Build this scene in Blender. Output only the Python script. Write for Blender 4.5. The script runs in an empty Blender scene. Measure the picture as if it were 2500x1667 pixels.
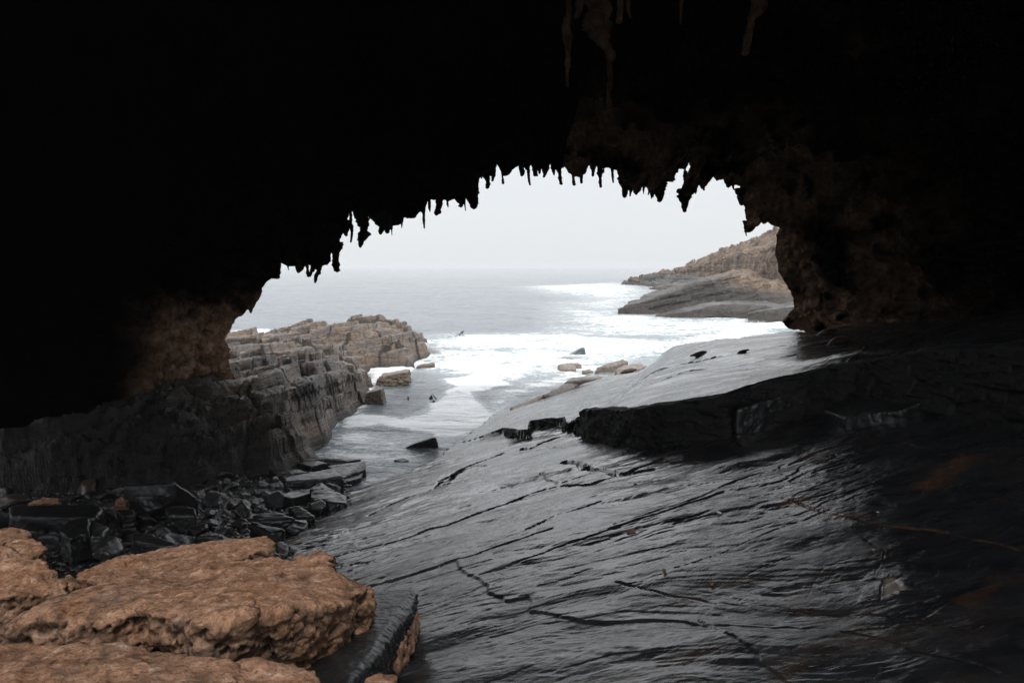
import bpy, bmesh, math, random
import numpy as np
from mathutils import Vector, Matrix
random.seed(7); rng = np.random.default_rng(7)
R = math.radians
scene = bpy.context.scene
C = scene.collection
# ------------------------------------------------------------------ camera
F = 1667.0; PITCH = math.atan((833.5-653)/F); H = 11.0
cd = bpy.data.cameras.new('camera'); cam = bpy.data.objects.new('camera', cd); C.objects.link(cam)
cd.sensor_width = 36; cd.lens = 36*F/2500; cd.clip_start = 0.1; cd.clip_end = 30000
cam.location = (0, 0, H); cam.rotation_euler = (R(90)-PITCH, 0, 0); scene.camera = cam
# ------------------------------------------------------------------ world, sun
SUN_EL, SUN_AZ = 56, 163            # azimuth from +Y towards +X
w = bpy.data.worlds.new("World"); scene.world = w; w.use_nodes = True
nt = w.node_tree; nt.nodes.clear()
def N(nt, t, **k):
    n = nt.nodes.new(t)
    for a, b in k.items(): setattr(n, a, b)
    return n
out = N(nt, 'ShaderNodeOutputWorld'); bgs = N(nt, 'ShaderNodeBackground'); bgc = N(nt, 'ShaderNodeBackground')
sky = N(nt, 'ShaderNodeTexSky', sky_type='NISHITA', sun_disc=False, sun_elevation=R(SUN_EL), sun_rotation=R(SUN_AZ))
mixs = N(nt, 'ShaderNodeMixShader'); mixs.inputs[0].default_value = 0.88
bgs.inputs[1].default_value = 0.1
nt.links.new(sky.outputs[0], bgs.inputs[0])
tc = N(nt, 'ShaderNodeTexCoord'); sep = N(nt, 'ShaderNodeSeparateXYZ'); nt.links.new(tc.outputs['Generated'], sep.inputs[0])
mp = N(nt, 'ShaderNodeMapping'); mp.inputs['Scale'].default_value = (1.5, 1.5, 6)
nt.links.new(tc.outputs['Generated'], mp.inputs[0])
nz = N(nt, 'ShaderNodeTexNoise'); nz.inputs['Scale'].default_value = 1.3; nz.inputs['Detail'].default_value = 3
nt.links.new(mp.outputs[0], nz.inputs[0])
ad = N(nt, 'ShaderNodeMath', operation='MULTIPLY_ADD'); ad.inputs[1].default_value = 0.10; nt.links.new(nz.outputs[0], ad.inputs[0]); nt.links.new(sep.outputs[2], ad.inputs[2])
cr = N(nt, 'ShaderNodeValToRGB'); e = cr.color_ramp.elements
e[0].position = 0.0; e[0].color = (.02, .02, .022, 1)
e[1].position = 1.0; e[1].color = (.95, .96, .98, 1)
for p, c in ((0.012, (.03, .03, .03)), (0.03, (.66, .685, .71)), (.14, (.71, .725, .745)), (.245, (.76, .775, .79)), (.31, (1.9, 1.94, 1.99)), (.52, (2.4, 2.44, 2.5)), (.68, (1.4, 1.42, 1.45))):
    q = cr.color_ramp.elements.new(p); q.color = c+(1,)
nt.links.new(ad.outputs[0], cr.inputs[0]); nt.links.new(cr.outputs[0], bgc.inputs[0])
nt.links.new(bgs.outputs[0], mixs.inputs[1]); nt.links.new(bgc.outputs[0], mixs.inputs[2]); nt.links.new(mixs.outputs[0], out.inputs[0])
bgc.inputs[1].default_value = 1.0
sl = bpy.data.lights.new('sun', 'SUN'); so = bpy.data.objects.new('sun', sl); C.objects.link(so)
sl.energy = 1.9; sl.angle = R(11); sl.color = (1, .97, .93)
sd = Vector((math.sin(R(SUN_AZ))*math.cos(R(SUN_EL)), math.cos(R(SUN_AZ))*math.cos(R(SUN_EL)), math.sin(R(SUN_EL))))
so.rotation_euler = sd.to_track_quat('Z', 'Y').to_euler()
scene.view_settings.view_transform = 'Standard'; scene.view_settings.look = 'None'
scene.view_settings.exposure = 0.28; scene.view_settings.gamma = 1
try:
    scene.cycles.use_denoising = True; scene.cycles.max_bounces = 6; scene.cycles.diffuse_bounces = 3; scene.cycles.glossy_bounces = 3
    scene.cycles.sample_clamp_indirect = 4
except Exception: pass

# ------------------------------------------------------------------ maths helpers
cp, sp_ = math.cos(PITCH), math.sin(PITCH)
def ray(px, py):
    xc = (px-1250)/F; yc = (833.5-py)/F
    return np.array([xc, cp+yc*sp_, -sp_+yc*cp])
def aty(px, py, Y):
    d = ray(px, py); t = Y/d[1]; return np.array([d[0]*t, Y, H+d[2]*t])
def atz(px, py, z=0.0):
    d = ray(px, py); t = (z-H)/d[2]; return np.array([d[0]*t, d[1]*t, z])
GX, GY, G0 = .273, -.123, 6.2        # the dipping bedding plane z = G0 + GX x + GY y
def plane(x, y): return G0+GX*x+GY*y
def atp(px, py, h=0.0):
    d = ray(px, py); t = (G0+h-H)/(d[2]-GX*d[0]-GY*d[1]); return np.array([d[0]*t, d[1]*t, H+d[2]*t])

def _h(i, s):
    with np.errstate(over='ignore'):
        x = (i[0]*374761393 + i[1]*668265263 + i[2]*2147483647 + s*1274126177).astype(np.uint32)
        x = (x ^ (x >> np.uint32(13)))*np.uint32(1274126177)
        x = x ^ (x >> np.uint32(16))
    return x.astype(np.float64)/4294967295.0
def vn(p, s=0):
    i = np.floor(p).astype(np.int64); f = p-i; f = f*f*f*(f*(f*6-15)+10)
    r = 0
    for a in (0, 1):
        for b in (0, 1):
            for c in (0, 1):
                r = r + _h((i[:, 0]+a, i[:, 1]+b, i[:, 2]+c), s)*(f[:, 0] if a else 1-f[:, 0])*(f[:, 1] if b else 1-f[:, 1])*(f[:, 2] if c else 1-f[:, 2])
    return r*2-1
def fbm(p, o=4, s=0, g=.5, l=2.03):
    r = 0; a = 1.0; n = 0
    for k in range(o):
        r = r+a*vn(p, s+k*17); n += a; a *= g; p = p*l+13.7
    return r/n
def ridge(p, o=4, s=0, g=.5):
    r = 0; a = 1.0; n = 0
    for k in range(o):
        r = r+a*(1-2*np.abs(vn(p, s+k*17))); n += a; a *= g; p = p*2.07+7.3
    return r/n
def worley(p, s=0):
    i = np.floor(p).astype(np.int64); best = np.full(len(p), 9.0); sec = best.copy(); idv = np.zeros(len(p))
    for a in (-1, 0, 1):
        for b in (-1, 0, 1):
            for c in (-1, 0, 1):
                q = (i[:, 0]+a, i[:, 1]+b, i[:, 2]+c)
                d = (q[0]+_h(q, s)-p[:, 0])**2+(q[1]+_h(q, s+1)-p[:, 1])**2+(q[2]+_h(q, s+2)-p[:, 2])**2
                cl = d < best
                sec = np.where(cl, best, np.minimum(sec, d)); idv = np.where(cl, _h(q, s+5), idv); best = np.minimum(best, d)
    return np.sqrt(best), np.sqrt(sec), idv
def worley2(x, y, s=0):
    i = np.floor(x).astype(np.int64); j = np.floor(y).astype(np.int64)
    best = np.full(len(x), 9.0); sec = best.copy(); idv = np.zeros(len(x)); z = np.zeros_like(i)
    for a in (-1, 0, 1):
        for b in (-1, 0, 1):
            q = (i+a, j+b, z)
            dx = q[0]+.15+.7*_h(q, s)-x; dy = q[1]+.15+.7*_h(q, s+1)-y
            d = np.maximum(np.abs(dx), np.abs(dy))+.15*(np.abs(dx)+np.abs(dy))
            cl = d < best
            sec = np.where(cl, best, np.minimum(sec, d)); idv = np.where(cl, _h(q, s+5), idv); best = np.minimum(best, d)
    return best, sec, idv
def ss(a, b, x):
    t = np.clip((x-a)/(b-a), 0, 1); return t*t*(3-2*t)
def P3(x, y, z=0.0): return np.stack([x, y, np.zeros_like(x)+z], 1)
def seg_dist(x, y, pts):
    best = np.full(x.shape, 1e9)
    for (ax, ay), (bx, by) in zip(pts[:-1], pts[1:]):
        dx, dy = bx-ax, by-ay; L = dx*dx+dy*dy+1e-12
        t = np.clip(((x-ax)*dx+(y-ay)*dy)/L, 0, 1)
        best = np.minimum(best, (x-ax-t*dx)**2+(y-ay-t*dy)**2)
    return np.sqrt(best)
def inside(x, y, poly):
    c = np.zeros(x.shape, bool); n = len(poly)
    for k in range(n):
        ax, ay = poly[k]; bx, by = poly[(k+1) % n]
        if ay == by: continue
        m = (ay > y) != (by > y)
        c ^= m & (x < (bx-ax)*(y-ay)/(by-ay)+ax)
    return c
def sdist(x, y, poly):               # positive inside
    d = seg_dist(x, y, list(poly)+[poly[0]]); return np.where(inside(x, y, poly), d, -d)

# ------------------------------------------------------------------ objects and meshes
def tag(o, label=None, cat=None, group=None, kind=None):
    if label: o['label'] = label
    if cat: o['category'] = cat
    if group: o['group'] = group
    if kind: o['kind'] = kind
    return o
def link(name, me, mat=None, parent=None, smooth=True):
    o = bpy.data.objects.new(name, me); C.objects.link(o)
    if mat is not None: me.materials.append(mat)
    if smooth: me.polygons.foreach_set('use_smooth', np.ones(len(me.polygons), bool))
    if parent: o.parent = parent
    return o
def mesh_from(verts, quads, name='mesh', attrs=None):
    me = bpy.data.meshes.new(name); n = len(verts); m = len(quads); k = quads.shape[1]
    me.vertices.add(n); me.vertices.foreach_set('co', np.ascontiguousarray(verts, dtype=np.float32).ravel())
    me.loops.add(m*k); me.loops.foreach_set('vertex_index', quads.astype(np.int32).ravel())
    me.polygons.add(m); me.polygons.foreach_set('loop_start', np.arange(0, m*k, k, dtype=np.int32))
    me.update(calc_edges=True)
    for a, v in (attrs or {}).items():
        at = me.attributes.new(a, 'FLOAT', 'POINT'); at.data.foreach_set('value', v.astype(np.float32))
    return me
def grid_quads(nu, nv, keep=None):
    i = np.arange(nu-1)[:, None]*nv+np.arange(nv-1)[None, :]
    q = np.stack([i, i+nv, i+nv+1, i+1], -1).reshape(-1, 4)
    if keep is not None: q = q[keep[q].any(1)]
    return q
def compact(v, q, attrs):
    used = np.unique(q); mp = np.zeros(len(v), np.int64); mp[used] = np.arange(len(used))
    return v[used], mp[q], {k: a[used] for k, a in attrs.items()}
def remesh(parts, voxel, smooth=2):
    """closed hulls -> one skin"""
    bm = bmesh.new()
    for pts in parts:
        vs = [bm.verts.new(p) for p in pts]
        bmesh.ops.convex_hull(bm, input=vs)
    lone = [v for v in bm.verts if not v.link_faces]; bmesh.ops.delete(bm, geom=lone, context='VERTS')
    me = bpy.data.meshes.new('tmp'); bm.to_mesh(me); bm.free()
    return remesh_mesh(me, voxel, smooth)
def remesh_mesh(me, voxel, smooth=2):
    o = bpy.data.objects.new('tmp', me); C.objects.link(o)
    m = o.modifiers.new('r', 'REMESH'); m.mode = 'VOXEL'; m.voxel_size = voxel
    if smooth:
        s = o.modifiers.new('s', 'SMOOTH'); s.iterations = smooth; s.factor = .6
    dg = bpy.context.evaluated_depsgraph_get(); dg.update()
    r = bpy.data.meshes.new_from_object(o.evaluated_get(dg))
    bpy.data.objects.remove(o); bpy.data.meshes.remove(me)
    return r
def getco(me):
    a = np.empty(len(me.vertices)*3, np.float32); me.vertices.foreach_get('co', a); return a.reshape(-1, 3).astype(np.float64)
def getno(me):
    a = np.empty(len(me.vertices)*3, np.float32); me.vertices.foreach_get('normal', a); return a.reshape(-1, 3).astype(np.float64)
def setco(me, v): me.vertices.foreach_set('co', v.astype(np.float32).ravel()); me.update()

# ------------------------------------------------------------------ materials
class Mat:
    def __init__(s, name):
        s.m = bpy.data.materials.new(name); s.m.use_nodes = True; s.nt = s.m.node_tree
        s.b = s.nt.nodes['Principled BSDF']; s.tc = s.n('ShaderNodeTexCoord'); s.o = s.tc.outputs['Object']
    def n(s, t, **k): return N(s.nt, t, **k)
    def l(s, a, b): s.nt.links.new(a, b)
    def map(s, scale=(1, 1, 1), rot=(0, 0, 0), src=None):
        m = s.n('ShaderNodeMapping'); m.inputs['Scale'].default_value = scale; m.inputs['Rotation'].default_value = rot
        s.l(src or s.o, m.inputs[0]); return m.outputs[0]
    def noise(s, scale, detail=5, rough=.55, vec=None, dist=0.0):
        k = s.n('ShaderNodeTexNoise'); k.inputs['Scale'].default_value = scale; k.inputs['Detail'].default_value = detail
        k.inputs['Roughness'].default_value = rough; k.inputs['Distortion'].default_value = dist
        s.l(vec or s.o, k.inputs[0]); return k.outputs[0]
    def vor(s, scale, vec=None, feat='F1', out='Distance'):
        k = s.n('ShaderNodeTexVoronoi', feature=feat); k.inputs['Scale'].default_value = scale
        s.l(vec or s.o, k.inputs[0]); return k.outputs[out]
    def ramp(s, src, stops):
        r = s.n('ShaderNodeValToRGB'); el = r.color_ramp.elements
        for k, (p, c) in enumerate(stops):
            c = tuple(c)+(1,) if hasattr(c, '__len__') else (c, c, c, 1)
            if k < 2: el[k].position = p; el[k].color = c
            else: q = el.new(p); q.color = c
        s.l(src, r.inputs[0]); return r.outputs[0]
    def mix(s, f, a, b):
        k = s.n('ShaderNodeMix', data_type='RGBA')
        for i, v in ((0, f), (6, a), (7, b)):
            if isinstance(v, (int, float)): k.inputs[i].default_value = v
            elif isinstance(v, tuple): k.inputs[i].default_value = v+(1,)
            else: s.l(v, k.inputs[i])
        return k.outputs[2]
    def math(s, op, a, b=0.0, c=None):
        k = s.n('ShaderNodeMath', operation=op)
        for i, v in enumerate((a, b, c)):
            if v is None: continue
            if isinstance(v, (int, float)): k.inputs[i].default_value = v
            else: s.l(v, k.inputs[i])
        return k.outputs[0]
    def attr(s, name):
        k = s.n('ShaderNodeAttribute', attribute_name=name); return k.outputs['Fac']
    def bump(s, h, strength=.5, dist=.05, prev=None):
        k = s.n('ShaderNodeBump'); k.inputs['Strength'].default_value = strength; k.inputs['Distance'].default_value = dist
        s.l(h, k.inputs['Height'])
        if prev is not None: s.l(prev, k.inputs['Normal'])
        s.l(k.outputs[0], s.b.inputs['Normal']); return k.outputs[0]
    def set(s, **k):
        for a, v in k.items():
            a = a.replace('_', ' ')
            if isinstance(v, (int, float)): s.b.inputs[a].default_value = v
            elif isinstance(v, tuple): s.b.inputs[a].default_value = v+(1,)
            else: s.l(v, s.b.inputs[a])

STR = math.atan2(*(atp(1900, 1180)-atp(900, 1420))[[1, 0]])     # strike of the striations on the slab
def mat_slab():
    M = Mat('wet_slate'); v = M.map((.33, 1.0, 1.0), (0, 0, 0), M.map((1, 1, 1), (0, 0, -STR)))
    big = M.noise(.25, 3); n1 = M.noise(2.2, 8, .62, v, .6); n2 = M.noise(9, 5, .6, v, .4); n3 = M.noise(.9, 5, .6, v, .8)
    col = M.ramp(n1, [(.3, (.006, .0063, .007)), (.72, (.026, .027, .030))])
    br = M.ramp(M.noise(.8, 6, .6, v, 1.0), [(.5, 0.0), (.72, .55)])
    br = M.math('MULTIPLY', br, M.ramp(M.noise(.18, 2), [(.42, 0.), (.6, 1.)]))
    col = M.mix(br, col, (.075, .05, .032))
    col = M.mix(M.math('MULTIPLY', M.attr('vein'), .8), col, (.13, .062, .028))
    col = M.mix(M.attr('mud'), col, (.17, .135, .11))
    edge = M.attr('edge')
    col = M.mix(edge, col, (.085, .068, .052))
    col = M.mix(M.math('MULTIPLY', M.attr('face'), .85), col, (.007, .0068, .0066))  # step faces blackened in colour to stand for their shade
    M.set(Base_Color=col, Specular_IOR_Level=M.math('MULTIPLY_ADD', M.attr('face'), -.65, .75))
    rg = M.ramp(M.math('ADD', M.math('MULTIPLY', n3, .6), M.math('MULTIPLY', n2, .4)), [(.40, .07), (.60, .34)])
    M.set(Roughness=M.math('MAXIMUM', rg, M.math('MULTIPLY', M.attr('face'), .8)))
    b1 = M.bump(n1, .40, .05); b2 = M.bump(n2, .38, .02, b1)
    M.bump(M.noise(60, 3, .6, v), .25, .004, b2)
    return M.m
def mat_ledge():
    M = Mat('bedded_rock')
    rot = (R(7), R(15.3), 0)
    v = M.map((.25, .25, 3.2), rot); n1 = M.noise(1.0, 8, .6, v); n2 = M.noise(3.5, 8, .65); n3 = M.noise(.35, 4); vs = M.noise(3.2, 4, .6, M.map((.3, .3, 3.0), rot))
    col = M.ramp(n1, [(.3, (.06, .05, .043)), (.43, (.145, .112, .088)), (.6, (.235, .175, .13)), (.75, (.125, .118, .114))])
    col = M.mix(M.ramp(n3, [(.48, 0.), (.66, .8)]), col, (.145, .143, .144))
    col = M.mix(M.ramp(M.noise(.8, 6, .7), [(.60, 0.), (.72, .6)]), col, (.24, .125, .06))
    col = M.mix(M.ramp(n2, [(.36, .75), (.46, 0.)]), col, (.02, .018, .017))
    col = M.mix(M.ramp(vs, [(.36, .7), (.43, 0.)]), col, (.02, .018, .017))
    wet_and_shade = M.attr('wet_and_shade'); col = M.mix(M.ramp(M.noise(.22, 5, .65), [(.52, 0.), (.64, .65)]), col, (.07, .067, .066))
    col = M.mix(M.math('MULTIPLY', wet_and_shade, .96), col, M.ramp(n2, [(.35, (.003, .003, .003)), (.65, (.016, .015, .015))]))  # near-black for wet rock and for painted cave shade
    col = M.mix(M.math('MULTIPLY', M.attr('crev'), .85), col, (.014, .012, .011))
    M.set(Base_Color=col, Roughness=M.ramp(n2, [(.3, .42), (.65, .75)]), Specular_IOR_Level=.4)
    b = M.bump(n2, .9, .16); b = M.bump(vs, .9, .14, b); M.bump(M.noise(22, 4, .65), .5, .03, b)
    return M.m
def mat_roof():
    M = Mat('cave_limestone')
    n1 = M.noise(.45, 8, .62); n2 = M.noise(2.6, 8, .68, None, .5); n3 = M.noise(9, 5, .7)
    dark = M.ramp(n1, [(.35, (.0012, .0012, .0012)), (.7, (.004, .0034, .003))])  # near-black: the gloom inside the arch put into the colour
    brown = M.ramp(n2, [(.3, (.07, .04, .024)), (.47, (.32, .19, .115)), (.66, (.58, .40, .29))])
    f = M.math('MULTIPLY', M.attr('pale'), M.ramp(n1, [(.3, .55), (.6, 1.0)]))  # brown where daylight reaches, fading to black: light painted by mask
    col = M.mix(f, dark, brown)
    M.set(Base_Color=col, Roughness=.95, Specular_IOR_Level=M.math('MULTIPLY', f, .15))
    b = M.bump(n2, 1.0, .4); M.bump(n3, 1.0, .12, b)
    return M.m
def mat_orange():
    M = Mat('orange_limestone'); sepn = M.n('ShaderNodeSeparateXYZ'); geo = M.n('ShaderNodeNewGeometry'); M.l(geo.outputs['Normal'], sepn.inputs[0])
    n1 = M.noise(1.1, 6, .6); n2 = M.noise(5, 8, .68, None, .6); n3 = M.noise(22, 6, .7); pit = M.vor(9)
    col = M.ramp(n2, [(.30, (.07, .038, .024)), (.43, (.30, .168, .105)), (.57, (.50, .285, .182)), (.70, (.70, .53, .42))])
    col = M.mix(M.ramp(n1, [(.5, 0.), (.68, .55)]), col, (.33, .14, .055))
    col = M.mix(M.ramp(n3, [(.33, .8), (.47, 0.)]), col, (.07, .042, .028))
    grey = M.math('MULTIPLY', M.ramp(sepn.outputs[2], [(.25, .9), (.75, 0.)]), M.ramp(n1, [(.25, 1.), (.62, .55)]))  # steep sides darkened by slope: their shade put into the colour
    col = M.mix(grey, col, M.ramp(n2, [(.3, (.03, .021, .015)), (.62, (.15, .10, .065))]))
    col = M.mix(M.ramp(M.noise(.7, 5, .65), [(.52, 0.), (.66, .55)]), col, (.20, .155, .13))
    col = M.mix(M.math('MULTIPLY', M.attr('crev'), .8), col, (.03, .019, .013))
    M.set(Base_Color=col, Roughness=.92, Specular_IOR_Level=.15)
    b = M.bump(n2, 1.0, .16); b = M.bump(n3, .9, .05, b); M.bump(M.ramp(M.vor(26), [(.0, 0.), (.35, 1.)]), .5, .02, b)
    return M.m
def mat_stone(name, c1, c2, rough=(.3, .6), sc=1.0, per=True):
    M = Mat(name); oi = M.n('ShaderNodeObjectInfo'); n1 = M.noise(2.5*sc, 6, .6); n2 = M.noise(14*sc, 6, .65)
    col = M.ramp(n1, [(.3, c1), (.7, c2)])
    if per:
        col = M.mix(M.ramp(oi.outputs['Random'], [(.0, 0.), (.8, .05), (1.0, .4)]), col, (.09, .06, .04))
        col = M.mix(M.ramp(oi.outputs['Random'], [(.2, .4), (.45, 0.)]), col, (.06, .062, .066))
    M.set(Base_Color=col, Roughness=M.ramp(n2, [(.35, rough[0]), (.65, rough[1])]), Specular_IOR_Level=.5)
    b = M.bump(n1, .5, .06); M.bump(n2, .5, .015, b)
    return M.m
def mat_headland():
    M = Mat('headland_rock'); dome = M.attr('dome')
    v = M.map((.3, .3, 4.0), (R(7), R(15.3), 0)); n1 = M.noise(.25, 9, .66, v); nn = M.noise(.12, 9, .68); st = M.noise(.4, 8, .68, M.map((1, 1, .35)), .8); n4 = M.noise(.9, 6, .7)
    sl = M.ramp(n1, [(.3, (.035, .033, .032)), (.5, (.11, .105, .10)), (.7, (.22, .208, .198))])
    ls = M.ramp(st, [(.30, (.05, .036, .027)), (.5, (.165, .118, .085)), (.68, (.33, .255, .195))])
    ls = M.mix(M.ramp(nn, [(.52, 0.), (.66, .5)]), ls, (.24, .13, .065))
    ls = M.mix(M.ramp(n4, [(.36, .6), (.5, 0.)]), ls, (.06, .045, .035))
    col = M.mix(dome, sl, ls); col = M.mix(M.math('MULTIPLY', M.attr('foot'), .9), col, M.ramp(n4, [(.3, (.016, .015, .014)), (.7, (.07, .058, .048))]))
    M.set(Base_Color=col, Roughness=.75, Specular_IOR_Level=.3)
    b = M.bump(st, .7, 1.6); b = M.bump(n1, .7, 1.2, b); M.bump(n4, .6, .5, b)
    return M.m
def mat_water():
    M = Mat('sea_water'); foam = M.attr('foam')
    sepo = M.n('ShaderNodeSeparateXYZ'); M.l(M.o, sepo.inputs[0])
    vs = M.map((.35, 1, 1))
    big = M.noise(.16, 6, .62, vs, 1.2); mid = M.noise(.75, 7, .66, M.map((.5, 1, 1)), 1.5); fine = M.noise(3.2, 6, .65, None, .8)
    net = M.vor(.5, M.mix(.35, M.o, M.n('ShaderNodeTexNoise').outputs[1]), 'DISTANCE_TO_EDGE')
    s = M.math('MULTIPLY_ADD', M.math('SUBTRACT', big, .5), 1.3, foam)
    s = M.math('MULTIPLY_ADD', M.math('SUBTRACT', mid, .5), 1.5, s)
    s = M.math('MULTIPLY_ADD', M.math('SUBTRACT', fine, .5), .8, s)
    fm = M.ramp(s, [(.40, 0.), (.50, .40), (.62, .95)])
    wc = M.ramp(foam, [(.0, (.13, .15, .165)), (.3, (.24, .265, .28)), (1.0, (.19, .31, .34))])
    # scattered whitecaps out at sea
    cap = M.ramp(M.noise(.10, 9, .7, M.map((.22, 1, 1)), .6), [(.685, 0.), (.73, .8)])
    col = M.mix(M.math('MAXIMUM', fm, cap), wc, (.66, .67, .675))
    M.set(Base_Color=col, Roughness=M.math('MULTIPLY_ADD', fm, .6, .16), Specular_IOR_Level=.5, IOR=1.33)
    d = M.n('ShaderNodeVectorMath', operation='LENGTH'); M.l(M.o, d.inputs[0])
    near = M.ramp(M.math('DIVIDE', d.outputs['Value'], 400.0), [(.05, 1.), (1., .25)])
    h1 = M.noise(.32, 5, .62, M.map((.45, 1, 1)), .5); h2 = M.noise(1.7, 5, .62, M.map((.6, 1, 1)), .5); h3 = M.noise(.05, 5, .6, M.map((.3, 1, 1)))
    b = M.bump(h3, .9, 3.0); b = M.bump(h1, 1.0, 1.1, b); b = M.bump(h2, .9, .2, b)
    M.bump(fm, .35, .06, b)
    return M.m
def mat_foam():
    M = Mat('white_water'); n = M.noise(6, 6, .7)
    M.set(Base_Color=(.64, .65, .655), Roughness=.7, Specular_IOR_Level=.3); M.bump(n, .6, .1); return M.m
def mat_seal():
    M = Mat('seal_fur'); n = M.noise(8, 4)
    M.set(Base_Color=M.ramp(n, [(.3, (.022, .014, .010)), (.7, (.055, .034, .022))]), Roughness=.55, Specular_IOR_Level=.4)
    M.bump(M.noise(60, 3), .3, .01); return M.m
mSlab, mLedge, mRoof, mOrange, mHead, mWater, mFoam, mSeal = mat_slab(), mat_ledge(), mat_roof(), mat_orange(), mat_headland(), mat_water(), mat_foam(), mat_seal()
mStone = mat_stone('beach_stone', (.005, .005, .0053), (.019, .018, .0175))
mSlateBlock = mat_stone('slate_block', (.005, .005, .0053), (.018, .018, .0195), (.3, .5), .8, False)
mSeaRock = mat_stone('sea_rock', (.06, .045, .034), (.19, .145, .105), (.45, .75), .9, False)
mPaleRock = mat_stone('pale_shore_rock', (.10, .082, .068), (.26, .215, .18), (.45, .7), .9, False)

# ------------------------------------------------------------------ polar terrain grid
def polar(a0, a1, na, y0, y1, ny, root=False):
    a = np.linspace(a0, a1, na); y = np.linspace(y0**-.5, y1**-.5, ny)**-2.0 if root else np.exp(np.linspace(math.log(y0), math.log(y1), ny))
    A, Y = np.meshgrid(a, y, indexing='ij'); return (A*Y).ravel(), Y.ravel(), na, ny

# ---- the right-hand slab
r5 = lambda L: [(700+.4252*x, 1050+.4252*y) for x, y in L]
r6 = lambda L: [(1500+.4253*x, 1000+.4253*y) for x, y in L]
wp = lambda L, h=0.0: [tuple(atp(x, y, h)[:2]) for x, y in L]
CR = [  # px polyline, width m, depth m, vein
 (r5([(250,740),(400,690),(560,655),(700,610),(830,560),(900,545),(1080,480),(1230,430),(1400,365),(1480,335),(1600,310),(1750,295),(1860,265)]), .06, .10, 0),
 (r5([(470,490),(600,420),(700,385),(790,345),(850,320),(880,295),(930,285),(960,250),(1040,210),(1100,185),(1240,135)]), .12, .22, 0),
 (r5([(1040,210),(1140,200)]), .06, .1, 0), (r5([(860,310),(1000,290),(1100,270)]), .06, .1, 0),
 (r5([(470,885),(600,860),(730,820),(840,790),(960,750),(1080,720),(1200,680),(1320,650),(1450,600),(1520,580)]), .07, .10, 0),
 (r5([(1110,830),(1250,790),(1400,740),(1550,680),(1700,640),(1850,590),(2000,540),(2150,490),(2352,410),(2500,350)]), .09, .12, 0),
 (r5([(1370,585),(1480,540),(1560,500),(1700,450),(1800,420)]), .05, .08, 0),
 (r5([(1590,180),(1640,185),(1700,205),(1780,210),(1850,235),(1870,240)]), .22, .30, 0),
 (r5([(1830,250),(1940,250),(2000,220),(2100,190),(2250,130),(2400,100),(2560,60)]), .10, .14, .5),
 (r5([(1450,240),(1490,265),(1530,280),(1555,305),(1640,280),(1720,255)]), .08, .12, 0),
 (r5([(1350,110),(1400,105),(1450,80),(1550,45),(1640,30)]), .10, .16, 0), (r5([(1430,115),(1500,95),(1600,100)]), .06, .10, 0),
 (r5([(1890,860),(2000,880),(2100,905),(2200,920)]), .05, .08, 0),
 (r6([(10,975),(200,1020),(400,1050),(700,1095),(860,1100),(1040,1130),(1200,1150),(1380,1165),(1460,1155),(1600,1185),(1740,1190),(1900,1240),(2040,1280)]), .05, .09, .35),
 (r6([(970,510),(1200,575),(1430,640),(1600,660),(1850,675),(2040,720),(2200,750),(2351,800)]), .06, .08, 1),
 (r6([(1420,710),(1510,775),(1560,790),(1545,850),(1505,915),(1580,940),(1530,1000),(1550,1080)]), .03, .03, .3),
 (r6([(1510,780),(1400,820),(1210,900),(1150,970),(1090,1070)]), .03, .025, .6),
 (r6([(1290,1280),(1480,1320),(1600,1340),(1700,1390),(1900,1440),(2100,1490),(2200,1520)]), .035, .07, .2),
 (r6([(0,680),(150,620),(330,560),(500,490),(620,430),(800,370),(1000,310),(1150,250),(1400,190),(1650,190),(1740,220),(1900,235),(2100,265),(2351,310)]), .07, .09, .5),
 (r6([(350,910),(560,820),(800,730),(1000,650),(1200,600)]), .04, .05, .3), (r6([(700,960),(850,890),(1000,830)]), .04, .05, .4),
 (r6([(1980,270),(1990,310),(1900,360),(1830,410),(1760,480)]), .05, .06, .9),
 (r6([(2351,970),(2290,985),(2100,1040),(1950,1090),(1750,1190)]), .04, .05, .7),
  (r6([(850,130),(980,90),(1110,60)]), .10, .10, 1),
 (r6([(340,260),(450,235),(600,195)]), .12, .10, 1), (r6([(2150,480),(2250,460),(2351,430)]), .04, .05, .9),
]
CR += [([(x/2352*2500, y/1568*1667) for x, y in L], w_, d_, v_) for L, w_, d_, v_ in [
 ([(1320,1060),(1380,1072),(1420,1085),(1500,1078)], .08, .10, 0),
 ([(1165,965),(1200,955),(1250,945)], .08, .14, 0), ([(1290,930),(1345,915)], .07, .12, 0), ([(1400,905),(1470,895)], .05, .08, 0),
 ([(1010,1100),(1060,1082),(1110,1062)], .06, .1, 0), ([(1480,900),(1600,862),(1760,822),(1830,800)], .10, .14, 0),
 ([(1430,935),(1560,900),(1700,870),(1800,838),(1900,820),(2050,790)], .12, .18, 0), ([(1850,845),(2000,810),(2200,790)], .2, .2, .3)]]
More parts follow.
